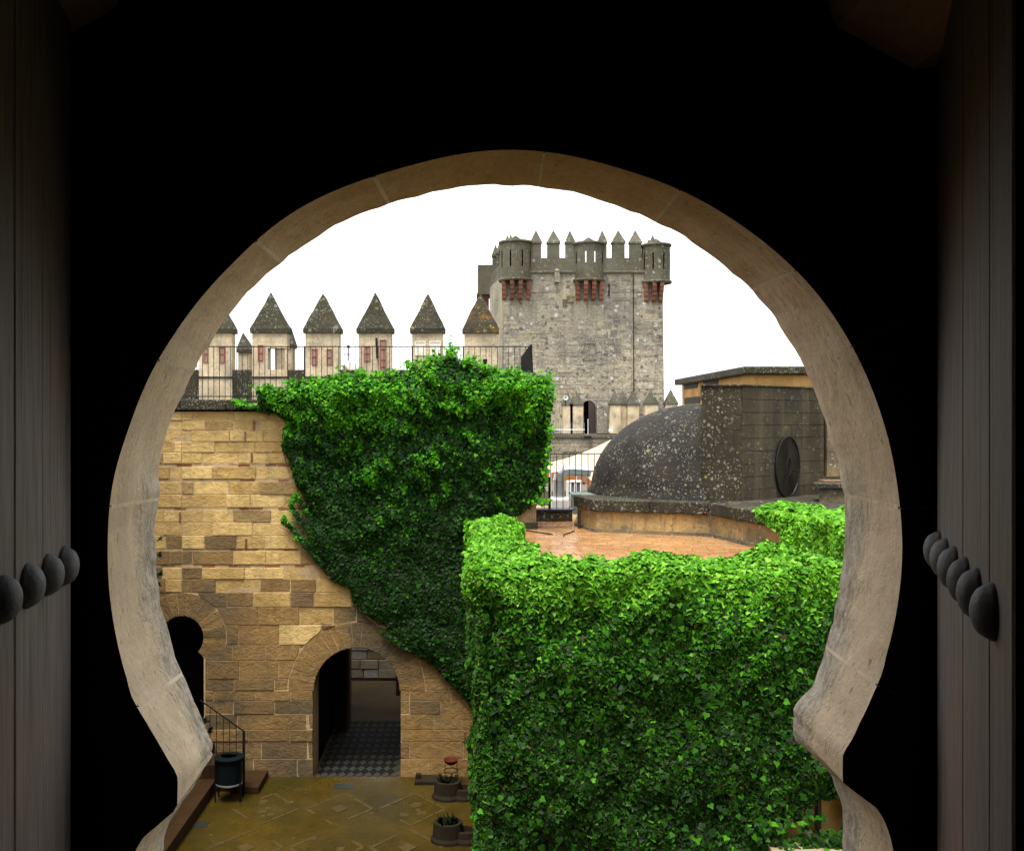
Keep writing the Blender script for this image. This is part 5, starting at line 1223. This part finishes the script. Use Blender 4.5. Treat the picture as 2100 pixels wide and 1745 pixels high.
# front face, x 0.15..7, z from floor to top with rounded shoulder
P, Nv, d = patch(140000, lambda u, v: np.c_[-.05 + u * 7.27 + .14 * (1 - u) * (1 - np.clip((v * (ZT - FL) + FL + 4.6) / 2.2, 0, 1)), np.full(len(u), 13.28) + np.clip((v * (ZT - FL) + FL - (ZT - .22)) / .22, 0, 1) ** 2 * .14, FL + v * (ZT - FL)], lambda u, v, P: np.c_[-np.exp(-(P[:, 0] - .02) / .12), -np.ones(len(u)), .1 + 1.2 * np.clip((P[:, 2] - (ZT - .22)) / .22, 0, 1)])
k_ = front_keep(P) & (P[:, 2] > wz(1800, 13.3)); low = ~(P[:, 2] > wz(1800, 13.3)) & (rng.uniform(0, 1, len(P)) < .5); k_ = k_ | low
P, Nv, d = P[k_], Nv[k_], d[k_]; s_ = rng.uniform(.048, .10, len(P)) * (1 + .25 * (rng.uniform(0, 1, len(P)) > .9))
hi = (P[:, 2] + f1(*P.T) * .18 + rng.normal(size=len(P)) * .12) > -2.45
mid_ = ~hi & ((P[:, 2] + f1(*P.T) * .3 + rng.normal(size=len(P)) * .4) > -3.2) & (rng.uniform(0, 1, len(P)) < .3); lo_ = ~hi & ~mid_; foliage(fi, P[mid_], Nv[mid_], s_[mid_] * .9, M['leaf_top'], tilt=.45, up=.4); shade_ = lo_ & (rng.uniform(0, 1, len(P)) < np.clip((-3.0 - P[:, 2]) / 4.5, 0, .6)); lo_ = lo_ & ~shade_; foliage(fi, P[lo_], Nv[lo_], s_[lo_] * .92, M['leaf_front'], tilt=.5, up=.35); foliage(fi, P[shade_], Nv[shade_], s_[shade_] * .92, M['leaf_shade'], tilt=.5, up=.3); foliage(fi, P[hi], Nv[hi], s_[hi], M['leaf_fresh'], tilt=.45, up=.5)  # dark leaves increase downward, painting the shade low on this face
# tops of the parapets
def topn(u, v, P): return np.c_[(v - .5) * 0, np.zeros(len(u)), np.ones(len(u))]
P1, N1, _ = patch(13000, lambda u, v: np.c_[.1 + u * 6.6, 13.42 + v * .68, ZT + .02 - (2 * v - 1) ** 2 * .05], lambda u, v, P: np.c_[np.zeros(len(u)), (v - .5) * .9, np.ones(len(u))], .09)
P2, N2, _ = patch(21000, lambda u, v: np.c_[.07 + u * .90, 13.6 + v * 6.4, ZT + .02 - (2 * u - 1) ** 4 * .10 - v * .06], lambda u, v, P: np.c_[(u - .5) * 1.4, -.25 * np.ones(len(u)), np.ones(len(u))], .10)
P3, N3, _ = patch(17000, lambda u, v: np.c_[.19 - .15 * np.clip((FL + v * (ZT - .10 - FL) + 4.6) / 2.2, 0, 1), 13.35 + u * 7.4, FL + v * (ZT - .10 - FL)], lambda u, v, P: np.c_[-np.ones(len(u)), -.25 * np.ones(len(u)), .2 * np.ones(len(u))], .09)
P4, N4, _ = patch(5000, lambda u, v: np.c_[np.full(len(u), .97), 14.1 + u * 5.9, TR + v * (ZT - TR)], lambda u, v, P: np.c_[np.ones(len(u)), -.1 * np.ones(len(u)), .2 * np.ones(len(u))], .05)
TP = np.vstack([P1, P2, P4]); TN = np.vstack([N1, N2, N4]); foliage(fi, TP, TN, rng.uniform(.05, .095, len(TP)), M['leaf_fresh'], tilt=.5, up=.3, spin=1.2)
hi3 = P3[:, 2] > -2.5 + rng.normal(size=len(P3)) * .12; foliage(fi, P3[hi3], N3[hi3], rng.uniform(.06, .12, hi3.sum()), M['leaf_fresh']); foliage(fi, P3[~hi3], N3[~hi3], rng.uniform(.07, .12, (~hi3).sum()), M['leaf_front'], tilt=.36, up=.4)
# bumps along the top edge
def corner(u, v): a_ = R(180) + u * R(90); return np.c_[.29 - .15 * np.clip((FL + v * (ZT - .02 - FL) + 4.6) / 2.2, 0, 1) + .20 * np.cos(a_), 13.46 + .20 * np.sin(a_), FL + v * (ZT - .02 - FL)]
P8, N8, _ = patch(9000, corner, lambda u, v, P: np.c_[np.cos(R(180) + u * R(90)), np.sin(R(180) + u * R(90)), .15 + 0 * u], .05, .06)
h8 = P8[:, 2] > -2.5 + rng.normal(size=len(P8)) * .15; foliage(fi, P8[h8], N8[h8], rng.uniform(.05, .10, h8.sum()), M['leaf_fresh'], tilt=.45); foliage(fi, P8[~h8], N8[~h8], rng.uniform(.05, .11, (~h8).sum()), M['leaf_front'], tilt=.45)
BP = np.vstack([np.array([(x - 960) / 2000 * 13.75, 13.75, -(y - 860) / 2000 * 13.75]) + rng.normal(size=(n, 3)) * (r_, .1, .035) for x, y, n, r_ in ((1160, 1152, 60, .07), (1215, 1146, 70, .06), (1320, 1146, 50, .05), (1385, 1150, 30, .05), (1440, 1152, 40, .2), (1560, 1150, 60, .2), (1110, 1150, 60, .1), (1010, 1172, 20, .12))]); foliage(fi, BP, np.tile([0, -.4, .8], (len(BP), 1)), rng.uniform(.06, .11, len(BP)), M['leaf_fresh'], tilt=.6)
# right part climbing on the diagonal wall of the domed building
def diag(u): return 5.30 + (6.38 - 5.30) * u, 17.75 + (13.75 - 17.75) * u
def dtop(u, v): X, Y = diag(u); X = X - .13 + v * 1.9; return np.c_[X, Y + .12 * v, -1.60 + .10 * np.sin(u * 9) * .3 - (v < .1) * .05 + 0 * u]
P5, N5, _ = patch(9000, dtop, lambda u, v, P: np.c_[-.6 * (v < .15), -.3 * np.ones(len(u)), np.ones(len(u))], .08)
def dface(u, v): X, Y = diag(.02 + u * .98); return np.c_[X - .16, Y, TR + .05 + v * (-1.62 - TR - .05)]
P6, N6, _ = patch(8000, dface, lambda u, v, P: np.c_[-np.ones(len(u)), -.4 * np.ones(len(u)), .2 * np.ones(len(u))], .06)
uu = (17.75 - P6[:, 1]) / 4.0; k6 = (P6[:, 2] - TR) / (-1.62 - TR) > 1.0 - uu * 2.2 + rng.normal(size=len(P6)) * .06 - .0
P6, N6 = P6[k6], N6[k6]
P7, N7, _ = patch(3500, lambda u, v: np.c_[5.25 + u * 2.4, np.full(len(u), 13.42), -2.1 + v * .5], lambda u, v, P: np.c_[np.zeros(len(u)), -np.ones(len(u)), .3 * np.ones(len(u))], .09)
A = np.vstack([P5, P6, P7]); B = np.vstack([N5, N6, N7]); foliage(fi, A, B, rng.uniform(.06, .12, len(A)), M['leaf_fresh'], tilt=.45, up=.4)
# stem mats
mb = MB(); mb.box(.2, 7.2, 13.42, 13.58, FL + .0, ZT - .12); mb.box(.26, .6, 13.58, 20.9, FL, ZT - .12); mb.box(.3, .85, 13.6, 20.8, ZT - .3, ZT - .08)
mbm = MB(); mbm.box(.3, wx(1590, 13.5), 13.44, 13.58, FL, ZT - .20); mbm.box(wx(1590, 13.5), 7.2, 13.42, 13.58, wz(1625, 13.5), ZT - .20); mbm.box(.28, .6, 13.59, 20.9, FL, ZT - .22); mbm.box(.25, .85, 13.6, 19.9, ZT - .219, ZT - .12); mbm.build('stem_mat', M['stem'], fi)
# leaves that show largest, one by one
u = rng.uniform(0, 1, 420); v = rng.uniform(0, 1, 420); PX = np.c_[.1 + u * 5.0, np.full(420, 13.17), wz(1740, 13.2) + v * (-2.3 - wz(1740, 13.2))]; kx_ = front_keep(PX) & ~inpoly(PX[:, 0], PX[:, 2], HOLE); PX = PX[kx_][:290]
PX[:, 1] -= f1(*PX.T) * .07; single_leaves(fi, PX, np.tile([0, -1., 0], (len(PX), 1)), rng.uniform(.08, .10, len(PX)), M['leaf_front'], tilt=.42, up=.4)

# exposed corner low on the right of that building
MB().box(wx(1560, 13.5), 7.3, 13.585, 13.62, FL, wz(1590, 13.5)).build('bare_wall_patch', M['ochreclean'], tb)
o = MB().bar((wx(1682, 13.4), 13.48, wz(1712, 13.4)), (wx(1682, 13.4), 13.48, wz(1600, 13.4)), .045, 8).build('downpipe', M['pipe']); props(o, 'dark vertical downpipe on the bare ochre patch under the ivy, lower right', 'pipe')
o = MB().box(wx(1578, 13.2), 7.3, 12.95, 13.58, wz(1750, 13.2), wz(1736, 13.2)).build('stone_ledge', M['slab'], bevel=.015); props(o, 'pale stone ledge below the bare wall patch at the bottom right', 'ledge')
lw = np.vstack([np.array([wx(x, 13.2), 13.25, wz(y, 13.2)]) + rng.normal(size=(n, 3)) * (.14, .08, .06) for x, y, n in ((1655, 1690, 30), (1700, 1740, 120), (1620, 1738, 80), (1705, 1728, 90), (1665, 1742, 60), (1730, 1718, 70), (1575, 1700, 60), (1600, 1745, 40))])
foliage(fi, lw, np.tile([0, -1., .4], (len(lw), 1)), rng.uniform(.06, .11, len(lw)), M['leaf_front'], tilt=.5)

# little weeds rooted in the arch's outer edge at the left and right
wd = empty('wall_weeds', (-1.18, 3.72, -.2), 'small wispy weeds rooted in the outer edge of the arch, left side', 'plant')
def weeds(pts, rt, Y=3.74):
    m_ = MB()
    for (x, y, n, L, dx) in pts:
        for _ in range(n):
            p = Vector(W(x, y, Y)); d = Vector((dx + random.uniform(-.5, .5), random.uniform(-.1, .4), random.uniform(-.2, 1))).normalized(); L_ = L * random.uniform(.4, 1); q = p + d * L_; m_.bar(p, q, .0016, 3)
            for k in range(7):
                a = p.lerp(q, random.uniform(.25, 1)); e = Vector((random.uniform(-1, 1), random.uniform(-1, 1), random.uniform(-1, 1))).normalized() * .014; f_ = e.cross(d).normalized() * .004
                m_.add([a[:], (a + e * .5 + f_)[:], (a + e)[:], (a + e * .5 - f_)[:]], [(0, 1, 2, 3)])
    m_.build('sprigs', simple('weed_green', (.03, .055, .02), .7), rt)
weeds([(322, 1110, 2, .05, 1.), (324, 1140, 4, .022, .5), (323, 1180, 5, .025, .4), (325, 1200, 4, .02, .5), (418, 1480, 8, .02, .6), (428, 1500, 8, .02, .6)], wd)
